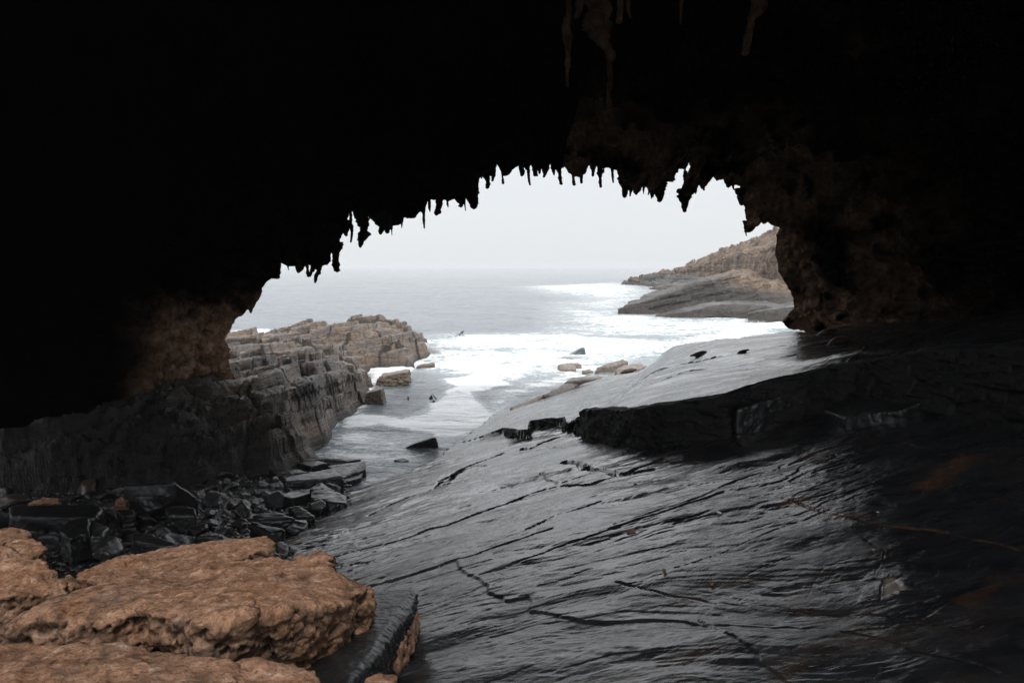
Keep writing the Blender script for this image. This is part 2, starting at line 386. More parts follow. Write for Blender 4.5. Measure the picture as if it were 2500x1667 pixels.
# outline of the slab on the seaward side
edgep = [(700,1345,0),(760,1290,0),(850,1203,0),(930,1175,0),(1000,1152,0),(1080,1112,0),(1110,1085,0),(1160,1050,.1),(1210,1012,.2),(1262,985,.25),(1330,957,.35),(1400,936,.5),(1450,916,.6),
         (1505,905,.7),(1560,893,.9),(1590,882,.9),(1625,872,1.0),(1690,860,1.1),(1752,850,1.2),(1800,838,1.3),(1830,822,1.4),(1870,812,1.4),(1905,802,1.4),(2000,790,1.4)]
EP = [tuple(atp(x, y, h)[:2]) for x, y, h in edgep]
slab_poly = EP+[(60, 85), (90, 30), (40, -30), (-12, -30), (-10, 8), (-12, 15)]
eA = [(1130,1072,.3),(1180,1060,.35),(1226,1046,.4),(1262,1056,.4),(1290,1052,.4),(1294,1034,.4),(1376,1022,.45),(1385,1036,.45),(1412,1018,.45)]
eB = [(1415,994,1.3),(1450,1003,1.3),(1500,1004,1.3),(1563,1001,1.4),(1600,992,1.45),(1631,986,1.5),(1700,974,1.5),(1776,960,1.5),(1831,940,1.55),(1900,925,1.55),(1972,911,1.5),(2100,892,1.5),(2300,872,1.6),(2500,856,1.7),(2800,830,1.8)]
EB = [tuple(atp(*p)[:2]) for p in eB]; EA = [tuple(atp(*p)[:2]) for p in eA]
polyA = EA+EB+[(60, 5), (120, 60), (90, 150), (20, 120)]+[tuple(atp(1135, 1045, .3)[:2])]
far = tuple(atp(1600, 845, 1.3)[:2])
polyB = EB+[(60, 5), (120, 60), (90, 150)]+[far]
HB = np.array([p[2]-.45 for p in eB]); XB = np.array([p[0] for p in EB])
Lsc = r5([(470,885),(600,860),(730,820),(840,790),(960,750),(985,790),(1025,805),(1040,830),(1070,832),(1105,850),(1120,870),(1145,890),(1150,925),(1190,935),(1250,945),(1258,965),(1320,955),(1380,940),(1395,962),(1380,990),(1390,1020),(1460,1025),(1550,1035),(1660,1075),(1780,1072),(1900,1076),(2000,1060),(2200,1060),(2400,1090)])
Lpoly = wp(Lsc)+wp([(1860,1530),(2010,1530),(2130,1563),(2300,1615),(2500,1666),(2700,1720)])+[ (60, 20), (60, 90), (-10, 90), (-40, 60), (-40, 12), tuple(atp(840, 1432)[:2])]
L2 = wp(r6([(560,1230),(640,1290),(700,1320),(760,1360),(830,1420),(900,1480),(1020,1560),(1100,1640)]))+[(12, 2), (20, 8)]+wp([(2368,1546),(2240,1508),(2120,1497),(2000,1490),(1870,1470),(1760,1455),(1700,1500)])
mudp = wp(r6([(1530,1010),(1550,960),(1600,950),(1640,975),(1665,1005),(1720,1020),(1650,1030),(1640,1050),(1600,1050),(1560,1065)]))
sc_, ss_ = math.cos(STR), math.sin(STR)
def slab_h(x, y):
    u = x*sc_+y*ss_; v = -x*ss_+y*sc_
    wv = fbm(P3(x*.12, y*.12), 3, 5)
    uu = u; vv = v+2.6*wv+.5*np.sin(u*.35+2*wv)+.35*fbm(P3(x*.5, y*.5), 3, 6)
    n = fbm(P3(uu*.10, vv*.55), 5, 11); n2 = fbm(P3(uu*.42, vv*1.7), 5, 31)
    base = plane(x, y)+.16*fbm(P3(x*.10, y*.10), 2, 3)-.10*ss(40, 50, y)
    # terraces: contour steps of stretched noise
    q = (n+.12*n2)*9.0; fr = q-np.floor(q)
    ter = (np.floor(q)+ss(.0, .10, fr))/9.0
    af = .35+.8*ss(-.15, .35, fbm(P3(x*.12, y*.12), 2, 8)+.25*ss(5, -2, x)*ss(15, 30, y)*-1)
    step = .24*(ter-n)*ss(2, 18, y)+.12*n
    q2 = (n2+.35*n)*5; f2 = q2-np.floor(q2); step2 = (np.floor(q2)+ss(0, .18, f2))/5-n2
    z = base+step*(.45+.45*af)+.032*af*step2*ss(3, 20, y)+.016*af*fbm(P3(uu*1.3, vv*3.6), 5, 77)+.006*fbm(P3(uu*5, vv*9), 3, 97)+.085*fbm(P3(uu*.40, vv*.75), 3, 37)+.02*fbm(P3(x*1.6, y*1.6), 4, 38)-.035*af*ss(.25, .55, fbm(P3(uu*.9, vv*2.2), 4, 57))
    jx = .08*fbm(P3(x*2.1, y*2.1), 3, 41); jy = .08*fbm(P3(x*2.1, y*2.1), 3, 43)
    xx, yy = x+jx, y+jy
    z = z+.04*ss(-.02-.05*ss(4, 7, x), .02+.05*ss(4, 7, x), sdist(xx, yy, Lpoly))*(1-.95*ss(2, 4.5, x)*ss(15, 12, y)) + .022*ss(-.008, .015, sdist(xx, yy, L2))
    jx2 = .30*np.floor(2.5*fbm(P3(x*1.1, y*1.1), 3, 51)*2)/2; 
    dA = sdist(x+.25*jx, y+.25*jy, polyA); dB = sdist(x+.25*jx, y+.25*jy, polyB)
    rampA = ss(0, 7, seg_dist(x, y, [EA[0], tuple(atp(1135, 1045, .3)[:2])])+1.5)
    z = z+.45*ss(-.02, .05, dA)*rampA
    dl = seg_dist(x, y, [EB[0], far]); hb = np.interp(x, XB, HB)
    face = dB
    und = ss(-.02, .05, face)
    z = z+hb*und*ss(.0, 3.2, dl+1.2*ss(1.0, 0, seg_dist(x, y, [EB[0], EB[1]]))*ss(.0, .5, dl+.3))
    vein = np.zeros_like(x)
    for L, wd, dp, vv_ in CR:
        pts = wp(L, 1.3 if (L[0][1] < 960 and L[-1][1] < 960) else 0)
        a = np.array(pts); m = (x > a[:, 0].min()-1) & (x < a[:, 0].max()+1) & (y > a[:, 1].min()-1) & (y < a[:, 1].max()+1)
        if not m.any(): continue
        d = seg_dist(x[m]+jx[m]*.8, y[m]+jy[m]*.8, pts); r_ = .5+.9*np.clip(.6+fbm(P3(x[m]*1.2, y[m]*1.2), 2, 61), 0, 1.2)
        sc = wd*r_*np.clip(y[m]/24, .22, 1.3)
        z[m] -= dp*r_*(.8-.5*min(1, vv_*1.5))*np.clip(y[m]/20, .4, 1)*(1-ss(sc*.35, sc, d))
        if vv_: vein[m] = np.maximum(vein[m], vv_*(.75*(1-ss(sc*.3, sc*1.3, d))*ss(-.1, .35, fbm(P3(x[m]*2.3, y[m]*2.3), 4, 71))+.55*(1-ss(0, .45, d))*ss(.05, .45, fbm(P3(x[m]*1.7, y[m]*1.7), 5, 73))))
    de = sdist(x+.5*jx2+3*jx, y+3*jy, slab_poly); far_ = ss(30, 42, y)
    drop = ss(0, -.22, de)*1.7+ss(-.3, -2.0, de)*3; z = z-drop*far_
    hi = np.clip(z-6.2, 0, 30)*ss(20, 32, y); z = z-.55*hi-.09*np.clip(y-45, 0, 25)*ss(12, 18, x)
    mud = ss(-.03, .05, sdist(xx, yy, mudp)); z = z-.02*mud
    edge = ss(3.5, 0., np.abs(de))*ss(38, 60, y)+.8*ss(.9, 0, np.abs(de))*ss(-.1, .3, fbm(P3(x*.5, y*.5), 3, 9)); under = ss(.3, -.6, dB)*0
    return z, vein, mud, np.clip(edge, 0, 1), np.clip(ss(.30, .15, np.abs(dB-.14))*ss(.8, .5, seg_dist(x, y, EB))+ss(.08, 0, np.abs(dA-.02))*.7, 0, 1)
x, y, na, ny = polar(-.50, 1.9, 1560, 3.2, 130, 1180, True)
z, vein, mud, edge, up = slab_h(x, y)
v = P3(x, y); v[:, 2] = z
q = grid_quads(na, ny, z > -1.5); v, q, at_ = compact(v, q, dict(vein=vein, mud=mud, edge=edge, face=up))
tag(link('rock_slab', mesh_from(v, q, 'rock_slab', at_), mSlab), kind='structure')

# the broken face of the raised ledge: a wall of fractured beds
def step_face(PL, back=.22, front=.55, leanw=.10):
    P = np.array(PL)
    # finer outline with blocky offsets
    L = np.r_[0, np.cumsum(np.hypot(*np.diff(P, axis=0).T))]; n = 1100; t = np.linspace(0, L[-1], n)
    c = np.stack([np.interp(t, L, P[:, k]) for k in (0, 1)], 1); d = np.gradient(c, axis=0); d = smooth0(d, 41); d /= np.linalg.norm(d, axis=1)[:, None]
    o = np.stack([d[:, 1], -d[:, 0]], 1)
    if (o@np.array([0, -1.])).mean() < 0: o = -o
    ti = c-o*back; zt = slab_h(ti[:, 0], ti[:, 1])[0]; bo = c+o*front; zb = slab_h(bo[:, 0], bo[:, 1])[0]-.12
    m = 84; w_ = np.linspace(0, 1, m); V = np.zeros((n, m, 3)); U = np.repeat(t, m).reshape(n, m)
    for j, q in enumerate(w_):
        zz = zb+(zt-zb)*min(1, q*1.04)
        bedz = (zz-GX*c[:, 0]*.0)+.10*fbm(P3(t*.6, t*0, 3), 2, 5)
        off = np.zeros(n)
        for sc, bz, am, sd in ((.85, .34, .20, 1), (.32, .15, .09, 7)):
            k = np.floor(bedz/bz+.6*fbm(P3(t*.5, t*0+sd), 2, sd)); f1, s1, i1 = worley2(t/sc+k*3.7, k*1.0+.5, sd)
            off += am*(i1-.5)
        off += .05*fbm(P3(t*2.5, zz*4), 4, 9)+.12*fbm(P3(t*.4, zz*.7), 2, 19)
        lean = leanw+.25*(1-q)*.6*front/.55
        ins = -.24*ss(.955, 1.0, np.array([q]))[0]
        k2 = ss(1.0, .93, np.array([q]))[0]
        V[:, j, :2] = c+o*(lean*k2+off*k2+ins)[:, None]; V[:, j, 2] = zz-.03*q
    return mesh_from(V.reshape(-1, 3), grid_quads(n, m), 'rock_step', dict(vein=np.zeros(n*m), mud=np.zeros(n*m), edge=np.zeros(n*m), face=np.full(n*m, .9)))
def smooth0(A, k):
    K = np.hanning(k); K /= K.sum(); pad = np.pad(A, ((k//2, k//2), (0, 0)), 'edge'); return np.stack([np.convolve(pad[:, j], K, 'valid')[:len(A)] for j in range(A.shape[1])], 1)
tag(link('rock_step', step_face(EB), mSlab), kind='structure')
tag(link('rock_step', step_face(EA+[EB[0]], .15, .3, .03), mSlab), kind='structure')

# ---- left ledge
FOOT = [(-46, 21), (-34, 26), (-22, 28.7), (-15.5, 31.5), (-12.2, 35.5), (-11.3, 37.6), (-12.3, 44.6), (-12.4, 51), (-12.1, 54), (-13.5, 61), (-15.8, 70), (-14.4, 72.5), (-10.9, 71.5), (-11.2, 77), (-10.6, 80.5), (-10.3, 85.5), (-13.2, 92), (-12.0, 99), (-14.2, 104), (-16.5, 107), (-30, 104), (-36.5, 100), (-39, 88), (-60, 86), (-90, 30), (-60, 10)]
def ledge_h(x, y):
    th = R(8); a = x*math.cos(th)+y*math.sin(th); b = -x*math.sin(th)+y*math.cos(th)
    wx = .9*fbm(P3(x*.22, y*.22), 4, 3); wy = .9*fbm(P3(x*.22, y*.22), 4, 4)
    f1, s1, id1 = worley2((a+wx)/4.6, (b+wy)/6.5, 1); f2, s2, id2 = worley2((a+wx)/1.9, (b+wy)/3.1, 9)
    d = sdist(x+.8*fbm(P3(x*.3, y*.3), 3, 21)+.9*(id1-.5), y+.8*fbm(P3(x*.3, y*.3), 3, 22), FOOT)
    cave = ss(47, 38, y)*ss(-16.5, -19, x+.0*y); cave2 = ss(42, 33, y)
    topz = 4.6-.040*np.clip(y-48, 0, 60)+.6*fbm(P3(x*.09, y*.09), 3, 33)
    topz = topz*(1-cave2)+cave2*(3.2+1.7*ss(-17, -26, x))
    topz = topz-2.0*ss(-24, -30, x)*ss(58, 66, y)*ss(90, 78, y)   # low saddle behind the pillar
    gull = seg_dist(x, y, [(-14.5, 71), (-20, 74), (-25, 79)]); topz = topz-2.6*ss(2.2, .2, gull)
    pool = seg_dist(x, y, [(-27, 84), (-33, 90), (-36, 95)]); topz = topz-2.4*ss(2.6, .4, pool)
    w1 = np.where(cave2 > .5, 2.2, 3.0)
    prof = .50*ss(-.4, 1.1, d)+.22*ss(1.2, 3.4, d)+.18*ss(3.2, 7, d)+.10*ss(7, 12, d)
    Z0 = topz*prof-1.2*ss(.3, -2, d)
    dip = GX*x+GY*y*.7
    jm = ss(-.25, .15, fbm(P3(x*.11, y*.11), 3, 88))
    s0 = Z0-dip+.85*(id1-.5)*ss(0, 1.5, d)+(.05+.5*jm)*(id2-.5)*ss(0, 1.5, d)+.55*fbm(P3(a*.35, b*.16), 4, 89)
    bed = .98+.0*x
    wq = .42*np.sin(s0*2.1+1.7*fbm(P3(x*.05, y*.05), 2, 45))+.22*np.sin(s0*5.3); q = (s0+wq*.5)/bed+.5*fbm(P3(x*.10, y*.10), 3, 44); fr = q-np.floor(q); sq = s0+(np.floor(q)+ss(0, .12, fr)+.06*fr-q)*bed
    q3 = s0/.26+3*id1; f3 = q3-np.floor(q3); sq3 = (np.floor(q3)+ss(0, .3, f3))*.26
    k = ss(-.8, .3, d); blend = .80*sq+.0*sq3+.20*s0
    Z = blend+dip+(sq3-s0)*.6
    Z = Z*k+Z0*(1-k)
    g1 = ss(.10, .0, s1-f1); g2 = ss(.09, 0, s2-f2)
    Z = Z-(.48*g1*ss(-.3, .1, fbm(P3(x*.25, y*.25), 3, 83))+.26*g2*(.25+.75*jm))*k
    Z = Z+.09*fbm(P3(x*2.2, y*2.2), 4, 55)*k
    rough = ss(40, 30, y)
    Z = Z+.7*rough*ridge(P3(x*.6, y*.6), 4, 66)*k+.25*cave2*ridge(P3(x*1.1, y*1.1), 4, 67)*k+.22*cave2*ridge(P3(x*2.6, y*2.6), 4, 68)*k
    wet_and_shade = np.maximum(ss(1.1, .1, Z)*.85, ss(43, 33, y+.35*(x+14)))  # wet by the waterline, plus cave shade painted in towards the inside
    return Z, np.clip(wet_and_shade, 0, 1), np.clip(g1+.7*g2, 0, 1)*k
x, y, na, ny = polar(-1.25, -.10, 760, 22, 112, 860)
z, wet_and_shade, crev = ledge_h(x, y); v = P3(x, y); v[:, 2] = z
q = grid_quads(na, ny, z > -1.0); v, q, at_ = compact(v, q, dict(wet_and_shade=wet_and_shade, crev=crev))
tag(link('rock_ledge', mesh_from(v, q, 'rock_ledge', at_), mLedge), kind='structure')

# ---- beach and ground under everything
def beach_z(x, y):
    return -.35+.030*np.clip(44-y, 0, 50)**1.22+.05*np.clip(-x-10, 0, 30)
x, y, na, ny = polar(-1.6, 1.6, 160, 2.5, 42, 160)
z = beach_z(x, y)+.10*fbm(P3(x*.8, y*.8), 4, 3); z = np.minimum(z, plane(x, y)+np.where(x > -9, -.3, 6)); v = P3(x, y); v[:, 2] = z
tag(link('beach', mesh_from(v, grid_quads(na, ny), 'beach'), mSlateBlock), kind='structure')
gx, gy = np.meshgrid(np.linspace(-90, 90, 60), np.linspace(-90, 3.2, 40), indexing='ij'); gx = gx.ravel(); gy = gy.ravel()
v = P3(gx, gy); v[:, 2] = 4.6+.5*fbm(P3(gx*.15, gy*.15), 3, 8)-ss(-2, 3, gy)*1.5
tag(link('ground', mesh_from(v, grid_quads(60, 40), 'ground'), mSlateBlock), kind='structure')

# ------------------------------------------------------------------ the sea
x, y, na, ny = polar(-1.0, 1.0, 620, 18, 900, 760)
d0 = np.zeros_like(x)
def zone(px, soft, amp):
    global d0
    poly = [tuple(atz(a, b)[:2]) for a, b in px]
    jx = 1.2*fbm(P3(x*.12, y*.12), 3, 15)*np.clip(y/60, .4, 3); jy = 1.2*fbm(P3(x*.12, y*.12), 3, 16)*np.clip(y/60, .4, 3)
    d = sdist(x+jx, y+jy, poly); d0 = np.maximum(d0, amp*ss(-soft, soft, d))
zone([(1010,835),(1090,818),(1300,815),(1450,818),(1600,830),(1700,800),(1900,775),(1990,790),(1900,830),(1700,870),(1600,895),(1500,912),(1400,925),(1330,930),(1250,925),(1150,915),(1060,905),(1010,890),(990,870),(1050,850)], 9, .66)
zone([(1160,915),(1240,940),(1150,960),(1175,1000),(1190,1030),(1130,1060),(1080,1065),(1010,1050),(940,1035),(860,1045),(840,1025),(900,1008),(1000,1020),(1060,1010),(1100,970),(1110,945),(1060,930)], 1.1, 1.15)
zone([(985,870),(1000,900),(1150,930),(1300,925),(1350,890)], 4, .75)
zone([(1280,700),(1500,690),(1580,705),(1500,770),(1450,762),(1380,742),(1440,728),(1350,715)], 18, .60)
zone([(1370,745),(1530,768),(1700,780),(1900,770),(1990,800),(1700,830),(1500,820),(1350,812),(1400,790)], 12, .60)
zone([(560,815),(650,808),(700,838),(640,845),(560,842)], 4, 1.1)
zone([(660,848),(800,845),(800,850),(660,853)], 3, 1.1)
zone([(800,1040),(1080,1090),(1020,1140),(860,1190),(770,1120)], 2.5, .46)
zone([(820,1045),(900,1060),(880,1085),(800,1090)], 1.0, .62)
zone([(880,895),(960,905),(905,930),(890,960)], 1.2, .8)
zone([(1240,950),(1120,1060),(1300,960),(1480,912),(1400,905),(1300,930)], 1.5, .5)
edgefoam = sdist(x+.5*fbm(P3(x*.8, y*.8), 3, 2), y, FOOT); d0 = np.maximum(d0, .58*ss(1.5, .1, np.abs(edgefoam))*ss(38, 60, y)+.3*ss(1., .1, np.abs(edgefoam)))
sw = .35*fbm(P3(x*.03, y*.06), 3, 5)*ss(40, 120, y)+.16*fbm(P3(x*.18, y*.35), 4, 6)+.06*fbm(P3(x*.8, y*1.2), 3, 7)
sw = sw+d0*(.25*np.abs(fbm(P3(x*.5, y*.5), 4, 8))+.75*np.clip(ridge(P3(x*.05, y*.16), 4, 9), -.2, 1)**2)*ss(45, 75, y)
v = P3(x, y); v[:, 2] = sw*ss(900, 600, y)*1.0
q1 = grid_quads(na, ny)
# outer rings and the far sea to the horizon, sewn to the same sheet
ring = []; 
def band(a0, a1, n, y0, y1, m):
    xx, yy, p_, q_ = polar(a0, a1, n, y0, y1, m); return P3(xx, yy), grid_quads(p_, q_)
v2, q2 = band(-1.0, 1.0, 60, 899.5, 11000, 60)
v3, q3 = band(-6, -1.0, 40, 30, 1900, 60); v4, q4 = band(1.0, 6, 40, 30, 1900, 60)
v2[:, 2] = v3[:, 2] = v4[:, 2] = -.002
V = np.concatenate([v, v2, v3, v4]); Q = np.concatenate([q1, q2+len(v), q3+len(v)+len(v2), q4+len(v)+len(v2)+len(v3)])
fo = np.concatenate([d0, np.zeros(len(v2)+len(v3)+len(v4))])
tag(link('sea', mesh_from(V, Q, 'sea', dict(foam=fo)), mWater), kind='structure')

# ------------------------------------------------------------------ the cave roof
rim = [(548,1015),(560,990),(572,960),(575,923),(561,898),(558,873),(563,852),(549,831),(553,817),(565,802),(574,779),(595,768),(605,756),(621,752),(626,740),(638,723),(640,702),(645,697),(650,687),(663,680),(680,680),(685,666),(686,639),(690,632),(701,639),(704,649),(731,648),(735,639),(748,646),(772,651),(789,649),(803,646),(808,636),(808,619),(812,612),(823,615),(825,598),(821,574),(843,566),(845,547),(847,537),(852,520),(854,493),(866,488),(872,515),(890,520),(901,517),(912,527),(925,551),(933,552),(939,539),(949,546),(959,554),(973,551),(983,540),(986,530),(996,534),(1010,534),(1020,524),(1025,518),(1037,520),(1044,489),(1055,487),(1065,488),(1078,492),(1085,486),(1095,494),(1109,486),(1119,496),(1126,503),(1133,493),(1139,471),(1146,480),(1151,505),(1160,508),(1163,466),(1170,442),(1175,428),(1180,416),(1190,412),(1201,411),(1208,408),(1214,401),(1221,418),(1228,430),(1238,428),(1245,425),(1255,415),(1263,405),(1277,404),(1284,417),(1290,420),(1296,404),(1304,405),(1313,417),(1321,412),(1333,412),(1345,399),(1352,414),(1365,417),(1379,407),(1389,424),(1399,431),(1416,433),(1430,424),(1437,404),(1443,412),(1447,428),(1454,407),(1462,412),(1471,411),(1488,412),(1497,416),(1505,417),(1515,438),(1522,450),(1532,452),(1542,457),(1545,468),(1552,479),(1562,468),(1569,455),(1580,457),(1586,467),(1595,463),(1605,458),(1617,453),(1625,445),(1642,445),(1636,434),(1637,411),(1643,417),(1651,416),(1671,414),(1675,394),(1682,390),(1685,411),(1671,434),(1663,462),(1666,482),(1675,487),(1685,468),(1692,455),(1705,450),(1712,460),(1717,448),(1733,438),(1741,431),(1748,445),(1763,438),(1780,441),(1790,451),(1807,457),(1812,480),(1814,501),(1822,511),(1823,530),(1822,549),(1816,568),(1828,570),(1833,553),(1847,547),(1854,536),(1864,549),(1873,541),(1885,551),(1904,557),(1896,572),(1895,595),(1891,618),(1898,645),(1900,660),(1910,679),(1919,696),(1929,708),(1937,733),(1940,752),(1923,769),(1908,786),(1923,802),(1962,806),(1972,822),(1980,860)]
rim = np.array(rim, float)
def Dp(px): return 40+(px-560)*10/1370
def catm(P, n):
    seg = np.r_[0, np.cumsum(np.hypot(*np.diff(P, axis=0).T))]; t = np.linspace(0, seg[-1], n)
    return np.stack([np.interp(t, seg, P[:, k]) for k in range(P.shape[1])], 1)
NU = 1100; rp = catm(rim, NU)
t_ = np.arange(NU)*1.0
rp[:, 0] += 3.6*fbm(P3(t_*.33, t_*0), 4, 5, .7); rp[:, 1] += 4.2*fbm(P3(t_*.33, t_*0), 4, 6, .7)
Rm = np.array([aty(a, b, Dp(a)) for a, b in rp])
# a smoothed rim for the surface behind the teeth
def smooth(A, k):
    K = np.hanning(k); K /= K.sum(); pad = np.pad(A, ((k//2, k//2), (0, 0)), 'edge'); return np.stack([np.convolve(pad[:, j], K, 'valid')[:len(A)] for j in range(A.shape[1])], 1)
Sm = smooth(Rm, 81); Sm[:, 2] += .6
cl = np.r_[0, np.cumsum(np.linalg.norm(np.diff(smooth(Rm, 41), axis=0), axis=1))]; s_ = cl/cl[-1]
REAR = 6.0
ang = np.pi*(1-s_); ex = 4+33*np.cos(ang); ez = 6+16.5*np.sin(ang)**.75; REARS = 7-18*ss(.475, .515, s_)-12*ss(.38, .24, s_)  # unseen rear edge, shaped to light the boulders and keep the slab dark
E = np.stack([ex, REARS, ez], 1)
NV = 300; vv = np.linspace(0, 1, NV)**1.7
S3 = np.zeros((NU, NV, 3))
for j, t in enumerate(vv):
    te = t; k = float(ss(0, .035, np.array([t]))[0]); base = Rm*(1-k)+Sm*k
    Yt = base[:, 1]*(1-te)+REARS*te; g = te**.75
    S3[:, j, 0] = base[:, 0]*(1-g)+E[:, 0]*g; S3[:, j, 1] = Yt; S3[:, j, 2] = base[:, 2]*(1-g)+E[:, 2]*g
flat = S3.reshape(-1, 3); tt = np.tile(vv, NU); amp = ss(0, .10, tt)*1.0
du = np.gradient(S3, axis=0).reshape(-1, 3); dv = np.gradient(S3, axis=1).reshape(-1, 3)
nn = np.cross(du, dv); nn /= np.linalg.norm(nn, axis=1)[:, None]+1e-9
cen = np.array([5, 0, 8.]); sgn = np.sign(((flat-cen)*nn*np.array([1, 0, 1])).sum(1)); nn *= np.median(sgn)
f1, s1, _ = worley(flat*.55, 3); fk = worley(flat*1.5, 8)[0]; r1 = ridge(flat*.28, 4, 12); r2 = fbm(flat*1.6, 5, 13); r3 = ridge(flat*.9*np.array([1, 1, .5]), 3, 19)
smf = ss(0, .012, tt)
flat = flat+nn*(amp*(1.0*r1+.9*(f1-.5))+smf*(.45*r3+.35*r2+.45*np.abs(r2)+.5*(fk-.5)))[:, None]
sgrid = np.repeat(s_, NV)
lz = flat[:, 2]
pale = 1.3*ss(10.5, 7.0, lz+1.2*r2+1.0*r1)*ss(.12, .02, tt-.02)*(sgrid < .5)  # left wall: lit zone by the rim painted in, fading inwards
cav = ss(-.35, .25, r3+.5*r2)  # crevice shade, painted by lowering the pale mask
pr = (sgrid > .5)*cav*ss(.24, .0, tt-.02)*(1.0*ss(9.0, 6.2, lz+1.4*r1)+.42*ss(-.2, .5, r1+.4*r2))  # right wall: same painted daylight falloff from the rim
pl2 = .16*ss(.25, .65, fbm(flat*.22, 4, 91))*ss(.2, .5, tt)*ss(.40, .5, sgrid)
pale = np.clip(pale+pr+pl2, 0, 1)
# outer face: flares away from the opening towards the sea side
NO = 26; Oc = np.zeros((NU, NO, 3)); ctr = Rm.mean(0)
for j in range(NO):
    t = (j+1)/NO; k = t**1.2
    base = Rm*(1-min(1, t*4))+Sm*min(1, t*4)
    d = base-np.array([5, 0, 6.0]); d[:, 1] = 0; d /= np.linalg.norm(d, axis=1)[:, None]
    Oc[:, j] = base+d*(21*t)
    Oc[:, j, 1] = base[:, 1]+.7*math.sin(min(1, t*6)*math.pi/2)-11.0*t**1.7  # unseen outer cliff leans back so sky light reaches the inlet
of = Oc.reshape(-1, 3); ot = np.tile((np.arange(NO)+1)/NO, NU)
of = of+(np.stack([fbm(of*.4, 4, 7), fbm(of*.4, 4, 8), fbm(of*.4, 4, 9)], 1)*1.3)*ss(0, .3, ot)[:, None]
full = np.concatenate([of.reshape(NU, NO, 3)[:, ::-1], flat.reshape(NU, NV, 3)], 1)
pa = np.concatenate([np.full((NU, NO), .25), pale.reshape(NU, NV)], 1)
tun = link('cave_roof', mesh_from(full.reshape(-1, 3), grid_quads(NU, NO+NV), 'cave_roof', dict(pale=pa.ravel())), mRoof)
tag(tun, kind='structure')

def stalactite(pts, conv, Y, pale=.0, seed=0, name='stalactite'):
    """tube through photographed centre line, round in depth, lumpy"""
    P = []; Rr = []
    for (a, b, r) in pts:
        (px, py), s = conv(a, b); y_ = Y if Y else Dp(px)+.3
        P.append(aty(px, py, y_)); Rr.append(1.2*r*s*y_/F)
    P = np.array(P); Rr = np.array(Rr); P0 = P[0]+np.array([0, 0, max(.5, Rr[0]*1.5)]); P = np.vstack([P0, P]); Rr = np.r_[Rr[0]*1.25, Rr]
    L = np.r_[0, np.cumsum(np.linalg.norm(np.diff(P, axis=0), axis=1))]; n = max(14, int(L[-1]/.07)); t = np.linspace(0, L[-1], n)
    c = np.stack([np.interp(t, L, P[:, k]) for k in range(3)], 1); rr = np.interp(t, L, Rr)
    rr = rr*(1+.35*fbm(P3(t*3.1, t*0, seed), 3, 5)+.22*fbm(P3(t*9, t*0, seed), 2, 6)); c[:, 0] += .35*rr*fbm(P3(t*1.5, t*0, seed+3), 2, 7)
    K = 14; a = np.linspace(0, 2*np.pi, K, endpoint=False)
    V = c[:, None, :]+rr[:, None, None]*np.stack([np.cos(a), 1.15*np.sin(a), 0*a], 1)[None]
    V = V.reshape(-1, 3); cc = np.repeat(c, K, 0); nn_ = (V-cc); V = V+nn_*(.35*fbm(V*4, 3, 9)+.30*fbm(V*11, 2, 19))[:, None]
    i = np.arange(n-1)[:, None]*K; j = np.arange(K)[None]; j2 = (j+1) % K
    Q = np.stack([i+j, i+j2, i+K+j2, i+K+j], -1).reshape(-1, 4)
    tip = len(V); V = np.vstack([V, c[-1]-np.array([0, 0, rr[-1]*.6])])
    l = (n-1)*K; Q = np.vstack([Q, np.stack([l+j[0], l+j2[0], np.full(K, tip), np.full(K, tip)], 1)])
    me = bpy.data.meshes.new(name); me.from_pydata(V.tolist(), [], [tuple(dict.fromkeys(f)) for f in Q.tolist()])
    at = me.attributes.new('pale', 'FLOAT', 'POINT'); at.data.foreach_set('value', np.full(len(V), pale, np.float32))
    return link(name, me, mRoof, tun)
c1 = lambda a, b: ((500+.3507*a, 600+.3507*b), .3507)
c3 = lambda a, b: ((500+.3401*a, 350+.3401*b), .3401)
c4 = lambda a, b: ((1100+.3401*a, 380+.3401*b), .3401)
ct = lambda a, b: ((1100+.4252*a, .4252*b), .4252)
for k, p in enumerate([[(735,850,12),(740,920,9),(745,955,9)],[(775,850,10),(765,920,7),(755,955,6)],[(825,850,22),(820,910,16),(800,950,12),(790,1000,6)],
    [(930,740,16),(935,830,16),(940,880,18),(948,915,14)],[(1045,400,9),(1040,480,9),(1048,560,9),(1055,650,10),(1048,710,6)],[(1062,400,5),(1060,490,4)],
    [(1125,400,45),(1130,480,38),(1140,550,30),(1143,620,25),(1145,660,33),(1125,700,20),(1117,745,10)],[(1572,480,9),(1573,560,6),(1576,610,4)],[(1612,405,7),(1615,490,5)],
    [(1685,400,20),(1680,460,17),(1665,500,22),(1660,512,16)],[(1835,400,25),(1845,430,14),(1838,450,18)],[(1920,300,45),(1925,400,25),(1930,466,18)],
    [(2030,190,20),(2028,250,15),(2035,290,14),(2025,320,12)],[(2070,180,12),(2070,230,9),(2065,270,10)],[(2130,190,9),(2137,240,7),(2139,290,7)],
    [(960,640,8),(965,685,6)],[(1255,500,30),(1250,580,20)],[(520,880,22),(525,965,16)],[(660,840,22),(685,878,8)]]): stalactite(p, c3, None, .05, k)
